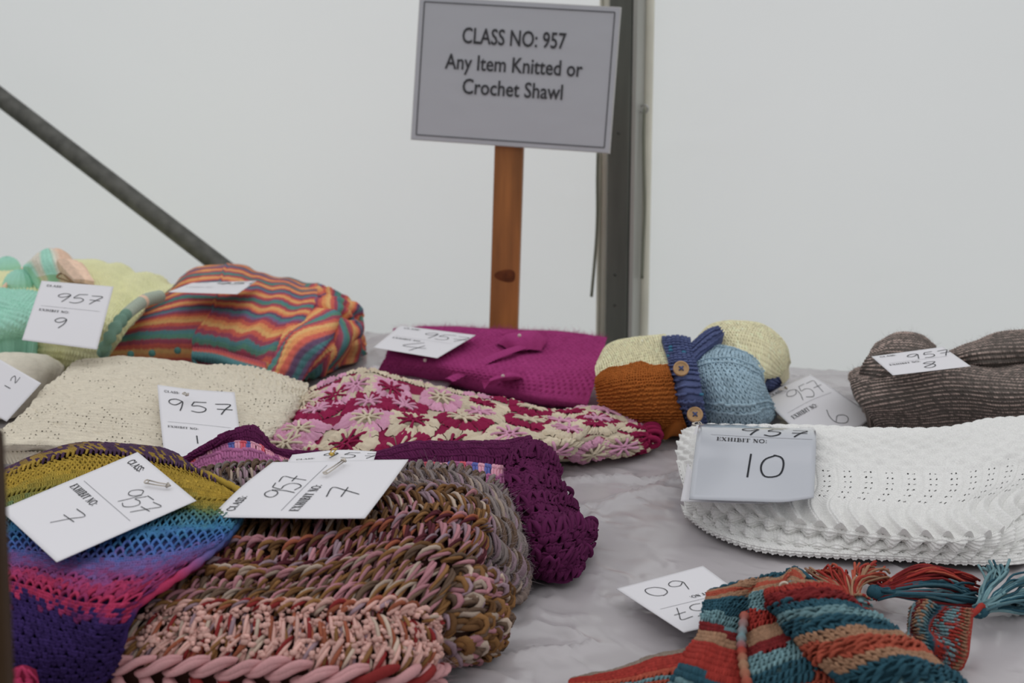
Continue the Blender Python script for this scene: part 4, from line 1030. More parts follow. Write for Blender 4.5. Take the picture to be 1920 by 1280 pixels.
for (px, py, z, a, b, t) in ((1104, 985, .018, .013, .009, .9), (1100, 1004, .010, .012, .012, .6), (1072, 950, .026, .011, .009, 1.1), (1060, 925, .028, .009, .008, .5), (1094, 1036, .008, .009, .011, .4), (1078, 1062, .006, .009, .009, .2)):
    th = np.linspace(0, 2 * np.pi, 21); c = pt(px, py, z); mb = MB()
    mb.tube(np.array([c + np.array([a * math.cos(q) * math.cos(t) - b * math.sin(q) * math.sin(t) * .4, -.006 * math.sin(q), max(b * math.sin(q) + a * .5 * math.cos(q) * math.sin(t), -z + .004)]) for q in th]), .0032, 8, vary(PUR, 1)[0], caps=False); mb.build('edge_loop', M_YARN, g)

# ---------------------------------------------------------------- chunky blanket
g = thing('chunky_blanket', base_at(620, 1290), 'thick folded crochet blanket in blended pink, brown and grey yarns at the front centre', 'blanket')
CP_, CB_, CG_, CW_, CC_, CT_, CX_, CGR, CRD = yc(164, 112, 120), yc(100, 70, 42), yc(130, 92, 52), yc(80, 34, 42), yc(178, 158, 142), yc(100, 80, 66), yc(146, 80, 56), yc(124, 113, 110), yc(130, 38, 38)
LIL = yc(140, 116, 126); PKC = yc(198, 154, 144); PKR = yc(188, 136, 138)
PAL = {'brown': [CB_, CG_, CP_, CC_, CT_, LIL, CB_, CG_], 'wine': [CW_, CG_, CP_, CB_, CX_, CP_, LIL, CW_], 'tan': [CG_, CT_, CP_, CB_, CP_, CC_ * .8, CG_, CT_],
       'pop': [PKC, PKC, PKC, CC_, LIL, CRD, CX_, CG_], 'pink': [PKR, PKR, PKR, PKR, PKR, CRD, PKR, PKR], 'grey': [CGR, LIL, CGR, CT_, CC_ * .8, LIL, CGR, CT_], 'taupe': [CGR * .9, CT_, CGR * .9, CGR, CT_, CGR]}
def pick(pal, n, k, tone=.10, rng=RNG):
    P = np.array(PAL[pal]); return np.clip(P[rng.integers(0, len(P), (n, k))] * (1 + rng.normal(0, tone, (n, k, 1))), .003, .9)
def cable(path, ns, m, turns, rr=.62, sr=.50, ph=0.0, w=1., h=1., rad=1.):
    """ns strands twisted about one centre line; path in cell units"""
    P = spline(np.array(path, float) * [w, h, rad], m)
    T = np.gradient(P, axis=0); T /= np.linalg.norm(T, axis=1)[:, None] + 1e-9
    A = np.cross(T, [0, 0, 1.0]); A /= np.linalg.norm(A, axis=1)[:, None] + 1e-9; B = np.cross(A, T)
    env = np.sin(np.linspace(.10, .90, m) * np.pi) ** .6
    out = []
    for k in range(ns):
        a = ph + 2 * np.pi * k / ns + np.linspace(0, turns * 2 * np.pi, m)
        Q = P + (rr * rad * env)[:, None] * (np.cos(a)[:, None] * A + np.sin(a)[:, None] * B)
        out.append(((Q / [w, h, rad]).tolist(), m, sr))
    return out
def chunk(mb, pa, cablepaths, nc, nr, rad, pal, v0, v1, u0=0., u1=1., off=0., jit=.06, ns=3, turns=.7, m=8, sides=6, rr=.58, sr=.58, tone=.10, brick=False, keep=None):
    w, h = pa.W * (u1 - u0) / nc, pa.H * (v1 - v0) / nr
    I, J = cells(nc, nr); n = len(I)
    for var in range(3):
        paths = []
        for q, cp in enumerate(cablepaths): paths += cable(cp, ns, m, turns, rr, sr, RNG.uniform(0, 6), w, h, rad)
        tp = tmpl(paths, w, h, sides, rad)
        s = (RNG.integers(0, 3, n) == 0) if var < 2 else np.ones(n, bool)
        if var == 0: left = np.ones(n, bool)
        s = s & left; left = left & ~s
        stamp(mb, pa, tp, I[s], J[s], nc, nr, pick(pal, s.sum(), len(paths), tone), u0, u1, v0, v1, off, jit, shift=(.5 * (J[s] % 2)) if brick else None, scale=1 + RNG.normal(0, .12, s.sum()))
RIDGE = [[(-.25, .75, -.9), (.15, .62, .7), (.75, .30, .9), (1.30, .20, -.7)]]
ZIG_A = [[(-.10, -.10, -.9), (.22, .25, .8), (.52, .70, .9), (.62, 1.15, -.9)]]
ZIG_B = [[(1.02, -.10, -.9), (.78, .25, .8), (.48, .65, .8), (.30, 1.15, -.9)]]
KNOT = [[(.1, .2, -.6), (.3, .0, .9), (.7, .15, 1.2), (.85, .55, .8), (.55, .9, -.6)]]
stack = Patch([
    [(400, 985, .04), (560, 985, .04), (700, 975, .04), (850, 960, .04), (930, 980, .04)],
    [(395, 948, .108), (560, 942, .116), (700, 930, .118), (800, 922, .118), (880, 934, .112), (915, 954, .094)],
    [(385, 1012, .104), (480, 1018, .112), (560, 1020, .114), (700, 992, .116), (820, 968, .116), (890, 976, .108), (918, 992, .084)],
    [(345, 1068, .094), (450, 1074, .104), (560, 1075, .106), (700, 1047, .108), (820, 1036, .108), (870, 1052, .094), (890, 1070, .070)],
    [(285, 1136, .080), (400, 1133, .088), (500, 1131, .090), (650, 1134, .090), (740, 1132, .088), (800, 1150, .076), (826, 1170, .052)],
    [(200, 1236, .050), (350, 1233, .056), (500, 1242, .056), (650, 1250, .056), (750, 1252, .052), (800, 1246, .042), (822, 1244, .022)],
    [(140, 1322, .008), (300, 1330, .010), (500, 1340, .010), (650, 1345, .010), (760, 1340, .008), (800, 1325, .006), (818, 1305, .003)]], 220, 170, zs=1.0, lump=.004, lscale=12, seed=81)
vr = stack.vrow
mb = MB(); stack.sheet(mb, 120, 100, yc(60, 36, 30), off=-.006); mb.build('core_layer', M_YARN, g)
def band_rows(name, pal, v0, v1, nc, rad, ridge=True, tiers=2, ridge_pal=None, label=None, ns=3, tone=.1):
    mb = MB(); hgt = v1 - v0
    b0 = v0 + (.26 * hgt if ridge else 0)
    for t in range(tiers):
        a, b = b0 + (v1 - b0) * t / tiers, b0 + (v1 - b0) * (t + 1) / tiers
        chunk(mb, stack, ZIG_A if t % 2 == 0 else ZIG_B, nc, 1, rad, pal, a - .004, b + .004, u0=.0, u1=.985, ns=ns, tone=tone)
        chunk(mb, stack, ZIG_B if t % 2 == 0 else ZIG_A, nc, 1, rad * .9, pal, a - .004, b + .004, u0=.012, u1=.99, off=-rad * .9, ns=ns, tone=tone)
    if ridge: chunk(mb, stack, RIDGE, nc, 1, rad * 1.05, ridge_pal or pal, v0 - .012, v0 + .26 * hgt, u1=.985, off=rad * .7, ns=ns, tone=tone)
    o = mb.build(name, M_YARN, g)
    if label: o['label'] = label
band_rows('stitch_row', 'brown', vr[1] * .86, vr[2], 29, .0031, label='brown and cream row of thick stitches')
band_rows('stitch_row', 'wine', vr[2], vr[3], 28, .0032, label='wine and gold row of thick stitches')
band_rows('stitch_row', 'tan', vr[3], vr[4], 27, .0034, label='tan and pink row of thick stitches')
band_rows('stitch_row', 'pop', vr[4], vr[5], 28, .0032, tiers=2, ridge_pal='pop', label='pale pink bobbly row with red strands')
# bobbles of slub yarn scattered in the pale row
mb = MB(); n = 620
u, v = RNG.uniform(.0, .985, n), RNG.uniform(vr[4] + .01, vr[5] - .01, n); P_, N_ = stack.at(u, v)
for k in range(n):
    r = RNG.uniform(.0012, .0029); mb.ball(P_[k] + N_[k] * RNG.uniform(.001, .006), [r * RNG.uniform(.7, 1.7), r * RNG.uniform(.7, 1.3), r], vary(PKC, 1, .12)[0], 7, 5, lambda T, Q: 1 + .25 * np.sin(3 * Q + k) * np.sin(2 * T))
o = stuff(mb.build('slub_bobbles', M_YARN, g)); o['label'] = 'pale pink slub bobbles'
# the plain pink braid at the very front
mb = MB()
LOZ_A = [[(-.32, .62, -1.0), (.05, .60, .5), (.60, .34, .9), (1.05, .24, -.4)]]
LOZ_B = [[(-.10, .16, -.8), (.30, .34, .6), (.80, .62, .8), (1.12, .80, -.8)]]
for a_, b_, lz in ((-.014, .050, LOZ_A), (.026, .084, LOZ_B), (.064, .126, LOZ_A), (.104, .17, LOZ_B), (.15, .21, LOZ_A)):
    chunk(mb, stack, lz, 15, 1, .0052, 'pink', vr[5] + a_, vr[5] + b_, u1=.985, off=.003, ns=2, rr=.36, sr=.80, turns=.2, tone=.04, m=9, sides=8, jit=.04)
o = mb.build('pink_braid', M_YARN, g); o['label'] = 'smooth pink braided edge'
# folded end at the right
side = Patch([
    [(850, 1060, .094), (890, 1066, .086), (925, 1082, .066), (940, 1105, .040)],
    [(840, 1100, .082), (885, 1105, .078), (925, 1118, .058), (944, 1140, .028)],
    [(826, 1150, .064), (880, 1150, .062), (924, 1160, .044), (942, 1175, .018)],
    [(815, 1200, .044), (875, 1198, .042), (915, 1202, .026), (932, 1206, .008)],
    [(812, 1240, .012), (860, 1242, .008), (895, 1236, .004), (915, 1226, .002)]], 60, 70, zs=1.0, lump=.006, lscale=30, seed=85)
mb = MB(); side.sheet(mb, 40, 50, yc(66, 44, 36), off=-.005)
chunk(mb, side, RIDGE, 6, 9, .0040, 'tan', 0, 1, jit=.16, brick=True); chunk(mb, side, KNOT, 6, 6, .0040, 'brown', .05, 1, jit=.2, off=.002)
o = mb.build('folded_end', M_YARN, g); o['label'] = 'rounded fold of brown, pink and white strands'
# fuzzy grey rows behind
rear = Patch([
    [(375, 915, .05), (520, 910, .05), (700, 920, .05), (860, 920, .05), (960, 960, .03)],
    [(378, 888, .092), (440, 876, .100), (520, 880, .100), (620, 885, .102), (720, 886, .108), (800, 880, .112), (875, 889, .108), (925, 912, .094), (955, 940, .070)],
    [(378, 905, .090), (440, 898, .098), (520, 900, .098), (620, 906, .100), (720, 908, .106), (810, 906, .110), (890, 918, .104), (940, 946, .086), (974, 984, .054)],
    [(380, 930, .086), (440, 925, .094), (520, 925, .096), (620, 925, .098), (720, 926, .102), (830, 940, .104), (910, 975, .092), (952, 1010, .070), (984, 1035, .034)],
    [(385, 960, .08), (440, 950, .088), (520, 950, .088), (620, 950, .09), (720, 955, .09), (840, 1000, .086), (920, 1040, .068), (958, 1068, .044), (988, 1082, .014)],
    [(390, 980, .06), (440, 980, .06), (520, 980, .06), (620, 980, .06), (740, 1000, .06), (860, 1060, .060), (922, 1096, .036), (952, 1115, .016), (978, 1120, .002)]], 220, 100, zs=1.0, lump=.004, lscale=20, seed=88)
r1 = rear.vrow[1]
mb = MB(); rear.sheet(mb, 140, 60, yc(92, 80, 78), off=-.005)
chunk(mb, rear, RIDGE, 44, 1, .0034, 'taupe', r1 * .7, r1 + .05, jit=.06, tone=.07)
chunk(mb, rear, ZIG_A, 40, 5, .0032, 'grey', r1 + .03, .99, jit=.12, brick=True, tone=.09)
o = mb.build('grey_rows', M_YARN, g); o['label'] = 'fuzzy grey and lilac rows at the back of the fold'
mb = MB(); fuzz(mb, rear, 2600, .014, yc(176, 160, 164), rad=.00016, u0=.55, u1=1, v0=r1, v1=1); fuzz(mb, rear, 500, .009, yc(176, 160, 164), rad=.00016, u0=0, u1=.55, v0=r1 * .8, v1=1)
fuzz(mb, stack, 260, .016, yc(196, 172, 176), rad=.00016, u0=.97, u1=1, v0=vr[4], v1=1); stuff(mb.build('loose_fibres', M_MOHAIR, g))
edge = [pt(*q) for q in ((986, 1020, .040), (989, 1050, .028), (989, 1080, .016), (984, 1106, .010), (972, 1124, .008), (950, 1130, .008), (930, 1130, .010))]
mb = MB(); n = 70; mb.tube(spline(edge, n), .0046 * (1 + .28 * np.sin(np.arange(n) * 1.1)), 9, vary(yc(124, 108, 100), n, .08)); o = mb.build('taupe_edging', M_YARN, g)

# ---------------------------------------------------------------- rainbow lace shawl
g = thing('rainbow_lace_shawl', base_at(140, 1285), 'lace shawl shading from yellow through blue and pink to dark violet at the front left', 'shawl')
RY, RO, RG, RB, RBL, RL, RM, RPK, RV, RDV = yc(160, 132, 38), yc(126, 120, 52), yc(86, 116, 84), yc(52, 116, 152), yc(58, 94, 158), yc(98, 86, 146), yc(128, 54, 108), yc(168, 40, 84), yc(52, 34, 88), yc(74, 52, 78)
rb = Patch([
    [(-40, 940, .04), (100, 900, .04), (240, 890, .04), (380, 920, .04)],
    [(-40, 912, .092), (60, 858, .110), (150, 832, .118), (240, 837, .118), (320, 850, .116), (368, 884, .108)],
    [(-40, 930, .098), (60, 885, .112), (150, 862, .118), (250, 868, .118), (340, 888, .118), (425, 918, .118)],
    [(-40, 955, .102), (60, 925, .114), (160, 918, .118), (270, 932, .118), (370, 940, .122), (458, 944, .118)],
    [(-40, 1000, .104), (60, 990, .112), (160, 998, .116), (260, 995, .118), (350, 990, .120), (442, 984, .116)],
    [(-40, 1040, .098), (50, 1042, .104), (140, 1055, .108), (230, 1058, .110), (310, 1052, .112), (400, 1030, .110)],
    [(-40, 1080, .090), (40, 1088, .096), (110, 1106, .098), (180, 1120, .100), (230, 1120, .100), (298, 1100, .100)],
    [(-40, 1112, .084), (40, 1120, .088), (100, 1138, .088), (160, 1156, .088), (200, 1164, .088), (240, 1155, .086)],
    [(-40, 1200, .060), (40, 1205, .064), (100, 1215, .064), (160, 1222, .064), (195, 1222, .064), (222, 1212, .062)],
    [(-40, 1310, .020), (40, 1310, .024), (90, 1306, .026), (140, 1296, .028), (180, 1282, .032), (208, 1262, .036)]], 190, 180, zs=1.08, lump=.004, lscale=16, seed=91)
q = rb.vrow
RST = [(0, RDV), (q[1] * .9, RDV), (q[1] + .05, RY * .8 + RDV * .2), (q[2], RY), (q[2] * .5 + q[3] * .5, RY), (q[3], RO), (q[3] * .6 + q[4] * .4, RG), (q[4], RB), (q[4] * .4 + q[5] * .6, RBL), (q[5], RL), (q[5] * .4 + q[6] * .6, RM), (q[6], RPK), (q[6] * .35 + q[7] * .65, RPK), (q[7], RV), (1, RV * .8)]
def rcol(v0, v1):
    def f(u, v, n):
        vv = v0 + (v1 - v0) * v; vv = vv - .075 * smooth(.70, 1, u) * np.exp(-((vv - q[3]) / .10) ** 2)
        c = ramp(RST, vv + RNG.normal(0, .010, n))
        m = (vv < q[2] * .90) & (RNG.random(n) < .55 + .25 * (u > .5) - .3 * (u < .25)); c[m] = RDV
        return vary(c, n, .10)
    return f
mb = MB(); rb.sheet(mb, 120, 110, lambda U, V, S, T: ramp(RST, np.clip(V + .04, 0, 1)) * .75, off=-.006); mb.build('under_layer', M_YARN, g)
mb = MB()
def rows_(paths, a, b, nc, nr, rad, **k): crochet(mb, rb, paths, nc, nr, rad, rcol(a, b), a, b, **k)
def span(a, b, x, y): return a + (b - a) * x, a + (b - a) * y
v0_ = q[1] * .75
rows_(POST, v0_, q[2] * .55 + q[1] * .45, 74, 6, .00125)
rows_([RIDGE[0]], *span(q[1], q[2], .55, .80), 60, 1, .0016, off=.002)
rows_(NET, *span(q[1], q[2], .78, 1.), 42, 2, .0013)
mb.build('yellow_violet_border', M_YARN, g)
mb = MB(); rows_(NET, q[2], q[3] * .5 + q[2] * .5, 36, 4, .0013, u1=.60); rows_(FAN, q[2], q[3] * .5 + q[2] * .5, 26, 4, .0012, u0=.55); rows_(POST, *span(q[2], q[3], .5, .85), 64, 3, .0012); rows_([RIDGE[0]], *span(q[2], q[3], .85, 1.), 58, 1, .0015, off=.0015); mb.build('yellow_lace', M_YARN, g)
mb = MB(); rows_(POST, *span(q[3], q[4], 0, .35), 60, 3, .0012); rows_(NET, *span(q[3], q[4], .32, 1.), 40, 6, .0013); mb.build('green_lace', M_YARN, g)
mb = MB(); rows_(FAN, *span(q[4], q[5], 0, .22), 40, 2, .0012); rows_(ARCH, *span(q[4], q[5], .20, .85), 30, 4, .0016); rows_(POST, *span(q[4], q[5], .82, 1), 56, 2, .0013); mb.build('blue_lace', M_YARN, g)
mb = MB(); rows_(POST, *span(q[5], q[6], 0, .45), 54, 5, .0013, off=.001); rows_(ARCH, *span(q[5], q[6], .45, 1.), 20, 2, .0018); rows_(FAN, *span(q[5], q[6], .60, 1.), 26, 2, .0015); mb.build('lilac_pink_lace', M_YARN, g)
mb = MB(); rows_(ARCH, *span(q[6], q[7], 0, .45), 18, 1, .0020); rows_(POST, *span(q[6], q[7], .40, 1.), 44, 3, .0015); mb.build('pink_edge_row', M_YARN, g)
mb = MB(); rows_(FAN, q[7], 1.0, 22, 15, .0021, jit=.12); o = mb.build('violet_lace', M_YARN, g)
mb = MB()
q2 = Patch([[(20, 1252, .062), (44, 1246, .064), (70, 1252, .062)], [(16, 1280, .05), (44, 1280, .052), (72, 1278, .05)], [(14, 1312, .034), (44, 1312, .036), (70, 1308, .036)]], 20, 20)
q2.sheet(mb, 16, 16, RPK * .8, off=.002, skirt=False); crochet(mb, q2, ARCH, 4, 3, .0020, RPK, 0, 1, off=.005); mb.build('pink_corner', M_YARN, g)
mb = MB(); n = 90                                               # scalloped lobe at the right tip
e_ = [pt(x, y, z * 1.08) for x, y, z in ((374, 884, .108), (410, 902, .114), (448, 922, .116), (462, 944, .116), (450, 966, .114), (440, 990, .112), (424, 1008, .110), (398, 1034, .108), (350, 1072, .104), (300, 1106, .098), (262, 1132, .092), (242, 1160, .084), (230, 1196, .070), (214, 1246, .044))]
P_ = spline(e_, 200); cc = ramp([(0, RDV), (.10, RY), (.30, RY), (.38, RO), (.46, RB), (.55, RBL), (.66, RL), (.76, RPK), (.84, RPK), (.88, RV), (1, RV)], np.linspace(0, 1, 200))
mb.tube(P_ + np.array([0, 0, .001]), .0030 * (1 + .45 * np.abs(np.sin(np.arange(200) * .33))), 8, cc); mb.build('picot_edge', M_YARN, g)

# ---------------------------------------------------------------- teal and red knitted scarf
g = thing('tasselled_scarf', base_at(1500, 1275), 'rumpled hand-knit scarf striped teal, red and tan with tassels, front right', 'scarf')
KR, KRD, KT, KTL, KA, KO = yc(148, 44, 36), yc(112, 30, 32), yc(40, 78, 92), yc(100, 134, 140), yc(148, 112, 86), yc(160, 72, 52)
LACE = [([(0, 1.05, -.6), (.3, .8, .8), (.7, .25, .9), (1.05, .0, -.6)], 6, 1.1), ([(-.1, .1, -.4), (.25, .0, .8), (.6, .15, -.3)], 4, .8)]
def stripes(seq):
    """seq: (v end, colour) list -> colour by v"""
    ks = [0] + [s[0] for s in seq]
    def f(u, v, n=None):
        i = np.clip(np.searchsorted(ks[1:], v), 0, len(seq) - 1); c = np.array([s[1] for s in seq])[i]
        return c if n is None else vary(c, n, .09)
    return f
def knit_strip(name, rows, nc, nr, rad, seq, lace=(), label=None, nu=60, nv=90, lump=.003, seed=1, wob=0., zs=1.12):
    pa = Patch(rows, nu, nv, zs=zs, lump=lump, lscale=26, seed=seed)
    col = stripes(seq)
    mb = MB(); pa.sheet(mb, 50, 80, lambda U, V, S, T: col(U, np.clip(V + wob * np.sin(U * 6), 0, 1)) * .85, off=-.002)
    I, J = cells(nc, nr); vv = (J + .5) / nr
    isl = np.zeros(len(I), bool)
    for a, b in lace: isl |= (vv > a) & (vv < b)
    C = col(I / nc, np.clip(vv + wob * np.sin(I / nc * 6), 0, 1), len(I))
    w, h = pa.W / nc, pa.H / nr
    stamp(mb, pa, tmpl([[(.46, 1.12, -.8), (.36, .72, .7), (.16, .15, .7), (.06, -.25, -.8)], [(.54, 1.12, -.8), (.64, .72, .7), (.84, .15, .7), (.94, -.25, -.8)]], w, h, 5, rad), I[~isl], J[~isl], nc, nr, C[~isl], jit=.05)
    if isl.any():
        k = isl & (I % 2 == 0)
        stamp(mb, pa, tmpl([(p_[0], p_[1], p_[2]) for p_ in LACE], w * 2, h * 1.3, 5, rad * 1.1), I[k] / 2 + .0, J[k], nc / 2, nr, C[k], jit=.10, off=.0015, shift=.35 * (J[k] % 2))
    o = mb.build(name, M_YARN, g)
    if label: o['label'] = label
    return pa
knit_strip('tail', [
    [(1072, 1272, .010), (1150, 1254, .018), (1240, 1228, .024), (1310, 1208, .030)],
    [(1066, 1282, .008), (1155, 1270, .018), (1245, 1252, .026), (1318, 1236, .034)],
    [(1070, 1296, .006), (1160, 1290, .014), (1250, 1280, .022), (1320, 1268, .030)],
    [(1080, 1330, .002), (1160, 1330, .004), (1250, 1325, .006), (1320, 1320, .010)]], 60, 16, .0012,
    [(.14, KA * .6 + KTL * .3), (.45, KR), (.55, KO), (.65, KTL), (.75, KO), (1, KT)], lace=((.5, .8),), seed=2)
main_a = knit_strip('left_panel', [
    [(1336, 1135, .01), (1400, 1125, .01), (1450, 1110, .01), (1490, 1090, .01)],
    [(1330, 1112, .046), (1385, 1100, .056), (1445, 1085, .050), (1497, 1067, .034)],
    [(1318, 1145, .052), (1355, 1145, .060), (1392, 1150, .054), (1400, 1156, .052)],
    [(1312, 1185, .050), (1345, 1188, .058), (1378, 1196, .050), (1392, 1200, .046)],
    [(1280, 1228, .046), (1325, 1240, .054), (1370, 1255, .046), (1395, 1258, .042)],
    [(1262, 1262, .036), (1310, 1280, .044), (1365, 1298, .038), (1400, 1300, .036)],
    [(1240, 1315, .010), (1300, 1325, .016), (1360, 1335, .016), (1410, 1340, .016)]], 34, 46, .0013,
    [(.30, KT), (.37, KA), (.44, KO), (.48, KA), (.60, KT), (.66, KTL), (.70, KRD), (.76, KA), (.88, KR), (.93, KT), (1, KTL)], lace=((.20, .30), (.50, .66)), seed=3, wob=.01)
main_b = knit_strip('right_panel', [
    [(1440, 1110, .02), (1470, 1096, .02), (1500, 1090, .02), (1560, 1110, .02)],
    [(1430, 1092, .050), (1465, 1082, .046), (1497, 1070, .036), (1520, 1085, .040)],
    [(1398, 1150, .050), (1440, 1140, .058), (1490, 1128, .056), (1530, 1135, .050)],
    [(1392, 1200, .044), (1440, 1182, .056), (1500, 1165, .058), (1560, 1170, .054)],
    [(1395, 1245, .044), (1460, 1220, .058), (1530, 1200, .060), (1590, 1208, .056)],
    [(1402, 1290, .040), (1480, 1262, .056), (1560, 1245, .058), (1640, 1255, .054)],
    [(1410, 1350, .020), (1500, 1340, .030), (1590, 1330, .034), (1690, 1330, .034)]], 44, 46, .0013,
    [(.20, KT), (.26, KA), (.32, KO), (.36, KA), (.50, KTL), (.60, KR), (.68, KA), (.76, KRD), (.86, KTL), (.92, KT), (1, KO)], lace=((.38, .52), (.52, .60), (.77, .95)), seed=5, wob=-.015)
# knitted-in seam between the two panels
mb = MB(); P_ = spline([pt(x, y, z * 1.12) for x, y, z in ((1396, 1152, .058), (1390, 1200, .053), (1394, 1246, .052), (1404, 1296, .048))], 60)
mb.tube(P_, .0038 * (1 + .25 * np.sin(np.arange(60) * 1.1)), 8, ramp([(0, KO), (.3, KTL), (.5, KR), (.7, KA), (1, KR)], np.linspace(0, 1, 60))); mb.build('seam', M_YARN, g)
knit_strip('folded_strip', [
    [(1457, 1126, 0.021), (1466, 1110, .05), (1500, 1105, .05), (1560, 1112, .05)],
    [(1461, 1114, 0.033), (1470, 1098, .078), (1505, 1092, .084), (1556, 1098, .078), (1575, 1106, .060)],
    [(1473, 1141, 0.035), (1482, 1125, .084), (1530, 1118, .090), (1580, 1122, .082), (1600, 1132, .060)],
    [(1493, 1172, 0.035), (1502, 1156, .084), (1560, 1148, .092), (1620, 1152, .082), (1650, 1166, .054)],
    [(1531, 1221, 0.034), (1540, 1205, .080), (1610, 1190, .090), (1670, 1192, .080), (1712, 1208, .048)],
    [(1571, 1261, 0.031), (1580, 1245, .074), (1650, 1222, .086), (1720, 1226, .076), (1762, 1244, .042)],
    [(1616, 1301, 0.027), (1625, 1285, .064), (1700, 1256, .078), (1765, 1262, .066), (1806, 1284, .034)],
    [(1651, 1351, 0.017), (1660, 1335, .040), (1740, 1310, .050), (1800, 1315, .044), (1850, 1330, .020)]], 31, 44, .0017,
    [(.13, KR), (.22, KA), (.30, KR), (.40, KRD), (.47, KT), (.54, KTL), (.62, KT), (.68, KA), (.77, KO), (.82, KA), (.93, KT), (1, KTL)], lace=((.32, .40), (.47, .60), (.69, .76), (.83, .95)), seed=7, wob=.014)
mb = MB()
for path, c in ((((1612, 1178, .06), (1640, 1190, .07), (1690, 1200, .06)), KRD),):
    pass
P_ = spline([pt(x, y, z) for x, y, z in ((1528, 1178, .064), (1534, 1200, .066), (1560, 1225, .060), (1590, 1255, .055), (1612, 1290, .05))], 40)
mb.tube(P_, .0085, 12, ramp([(0, KRD), (.4, KRD), (.5, KT), (.7, KR), (.85, KR), (1, KA)], np.linspace(0, 1, 40))); mb.build('rolled_edge', M_YARN, g)
# ruffled far end of the scarf
ruf = Patch([
    [(1712, 1140, .040), (1735, 1128, .052), (1760, 1136, .044), (1790, 1140, .040), (1818, 1142, .034)],
    [(1708, 1165, .030), (1728, 1150, .050), (1752, 1160, .036), (1785, 1165, .036), (1816, 1170, .026)],
    [(1706, 1185, .022), (1726, 1178, .046), (1750, 1185, .030), (1780, 1190, .032), (1812, 1198, .020)],
    [(1690, 1200, .030), (1722, 1202, .038), (1748, 1208, .028), (1775, 1215, .026), (1808, 1228, .012)],
    [(1680, 1212, .020), (1715, 1222, .020), (1745, 1236, .012), (1770, 1245, .008), (1798, 1256, .002)]], 70, 50, lump=.001, seed=9)
KS = [KA, KTL, KRD, KA, KTL * .8, KT, KR, KTL, KR, KA, KR]
mb = MB(); ruf.sheet(mb, 100, 60, lambda U, V, S, T: blend_cols(KS, U * 9.9) * .9, lambda U, V, S, T: .005 * np.sin(U * 14), off=-.001)
w_, h_ = 40, 18; I, J = cells(w_, h_)
stamp(mb, ruf, tmpl(PURL, ruf.W / w_, ruf.H / h_, 5, .0013), I, J, w_, h_, np.clip(blend_cols(KS, (I + .5) / w_ * 9.9 + RNG.normal(0, .35, len(I))), 0, .9), off=.002); mb.build('ruffled_end', M_YARN, g)
mb = MB(); kn = Patch([[(1592, 1122, .04), (1612, 1112, .05), (1628, 1120, .04)], [(1590, 1135, .036), (1612, 1130, .046), (1630, 1135, .034)], [(1598, 1150, .02), (1616, 1152, .02), (1628, 1148, .014)]], 24, 20)
kn.sheet(mb, 24, 20, KTL); I, J = cells(10, 8); stamp(mb, kn, tmpl(PURL, kn.W / 10, kn.H / 8, 5, .0014), I, J, 10, 8, np.array([KTL, KR, KA, KO])[RNG.integers(0, 4, 80)], off=.002); mb.build('tassel_cord', M_YARN, g)
def tassel(head, paths, cols, n, spread, rad, label, head_col, hr=.0075, zmin=.003, curl=.004):
    """tassel: knotted head plus loose strands following guide paths"""
    mb = MB(); c = pt(*head); mb.ball(c, [hr * 1.05, hr, hr * .85], head_col, 14, 9, lambda T, Q: 1 + .08 * np.sin(9 * Q))
    for k in range(n):
        gp = paths[RNG.integers(0, len(paths))]
        m = len(gp); L = RNG.uniform(.82, 1.06)
        P = np.array([pt(*q_) for q_ in gp]); P = spline(P, 7)
        dv_ = RNG.normal(0, 1, 3) * [spread, spread, spread * .45]; ph = RNG.uniform(0, 6)
        kx = np.linspace(0, L, 7)[:, None]
        P = spline(P, 9)[:, :]; idx = np.linspace(0, 8 * min(L, 1), 7); P = np.stack([np.interp(idx, np.arange(9), P[:, a]) for a in range(3)], 1)
        P = P + dv_ * kx ** .8 + curl * np.sin(kx * 7 + ph) * RNG.normal(0, 1, 3) * kx
        P[:, 2] = np.maximum(P[:, 2], TABLE_Z + zmin + rad)
        P[0] = c + RNG.normal(0, hr * .35, 3)
        mb.tube(spline(P, 12), rad * RNG.uniform(.8, 1.15), 5, vary(cols[RNG.integers(0, len(cols))], 1, .1)[0])
    o = mb.build('tassel', M_YARN, g); o['label'] = label
tassel((1600, 1132, .026), [((1600, 1132, .026), (1570, 1105, .034), (1535, 1085, .028), (1515, 1078, .012)), ((1600, 1130, .026), (1580, 1090, .036), (1555, 1072, .030), (1548, 1088, .022)), ((1602, 1130, .026), (1610, 1095, .036), (1620, 1068, .028), (1645, 1070, .014)), ((1602, 1130, .026), (1605, 1090, .040), (1640, 1085, .034), (1652, 1100, .016))],
       [KO, KR, KO, KA, KR], 64, .0065, .0015, 'orange-red looped tassel', KO)
tassel((1645, 1112, .022), [((1648, 1105, .026), (1700, 1075, .040), (1760, 1068, .034), (1812, 1092, .016)), ((1648, 1108, .026), (1710, 1082, .036), (1770, 1078, .028), (1830, 1100, .012))],
       [KR, KR, KO, KRD], 60, .0060, .0015, 'red tassel lying behind the teal one', KR)
tassel((1641, 1110, .030), [((1648, 1110, .030), (1720, 1094, .036), (1780, 1098, .028), (1826, 1108, .012)), ((1650, 1112, .028), (1720, 1112, .030), (1780, 1118, .020), (1832, 1126, .008)), ((1648, 1112, .026), (1720, 1122, .022), (1780, 1128, .012), (1822, 1136, .004))],
       [KT, KT, KT * .8 + KTL * .2, KTL * .6 + KT * .4, KRD], 70, .0045, .0015, 'dark teal tassel', KT, hr=.0085)
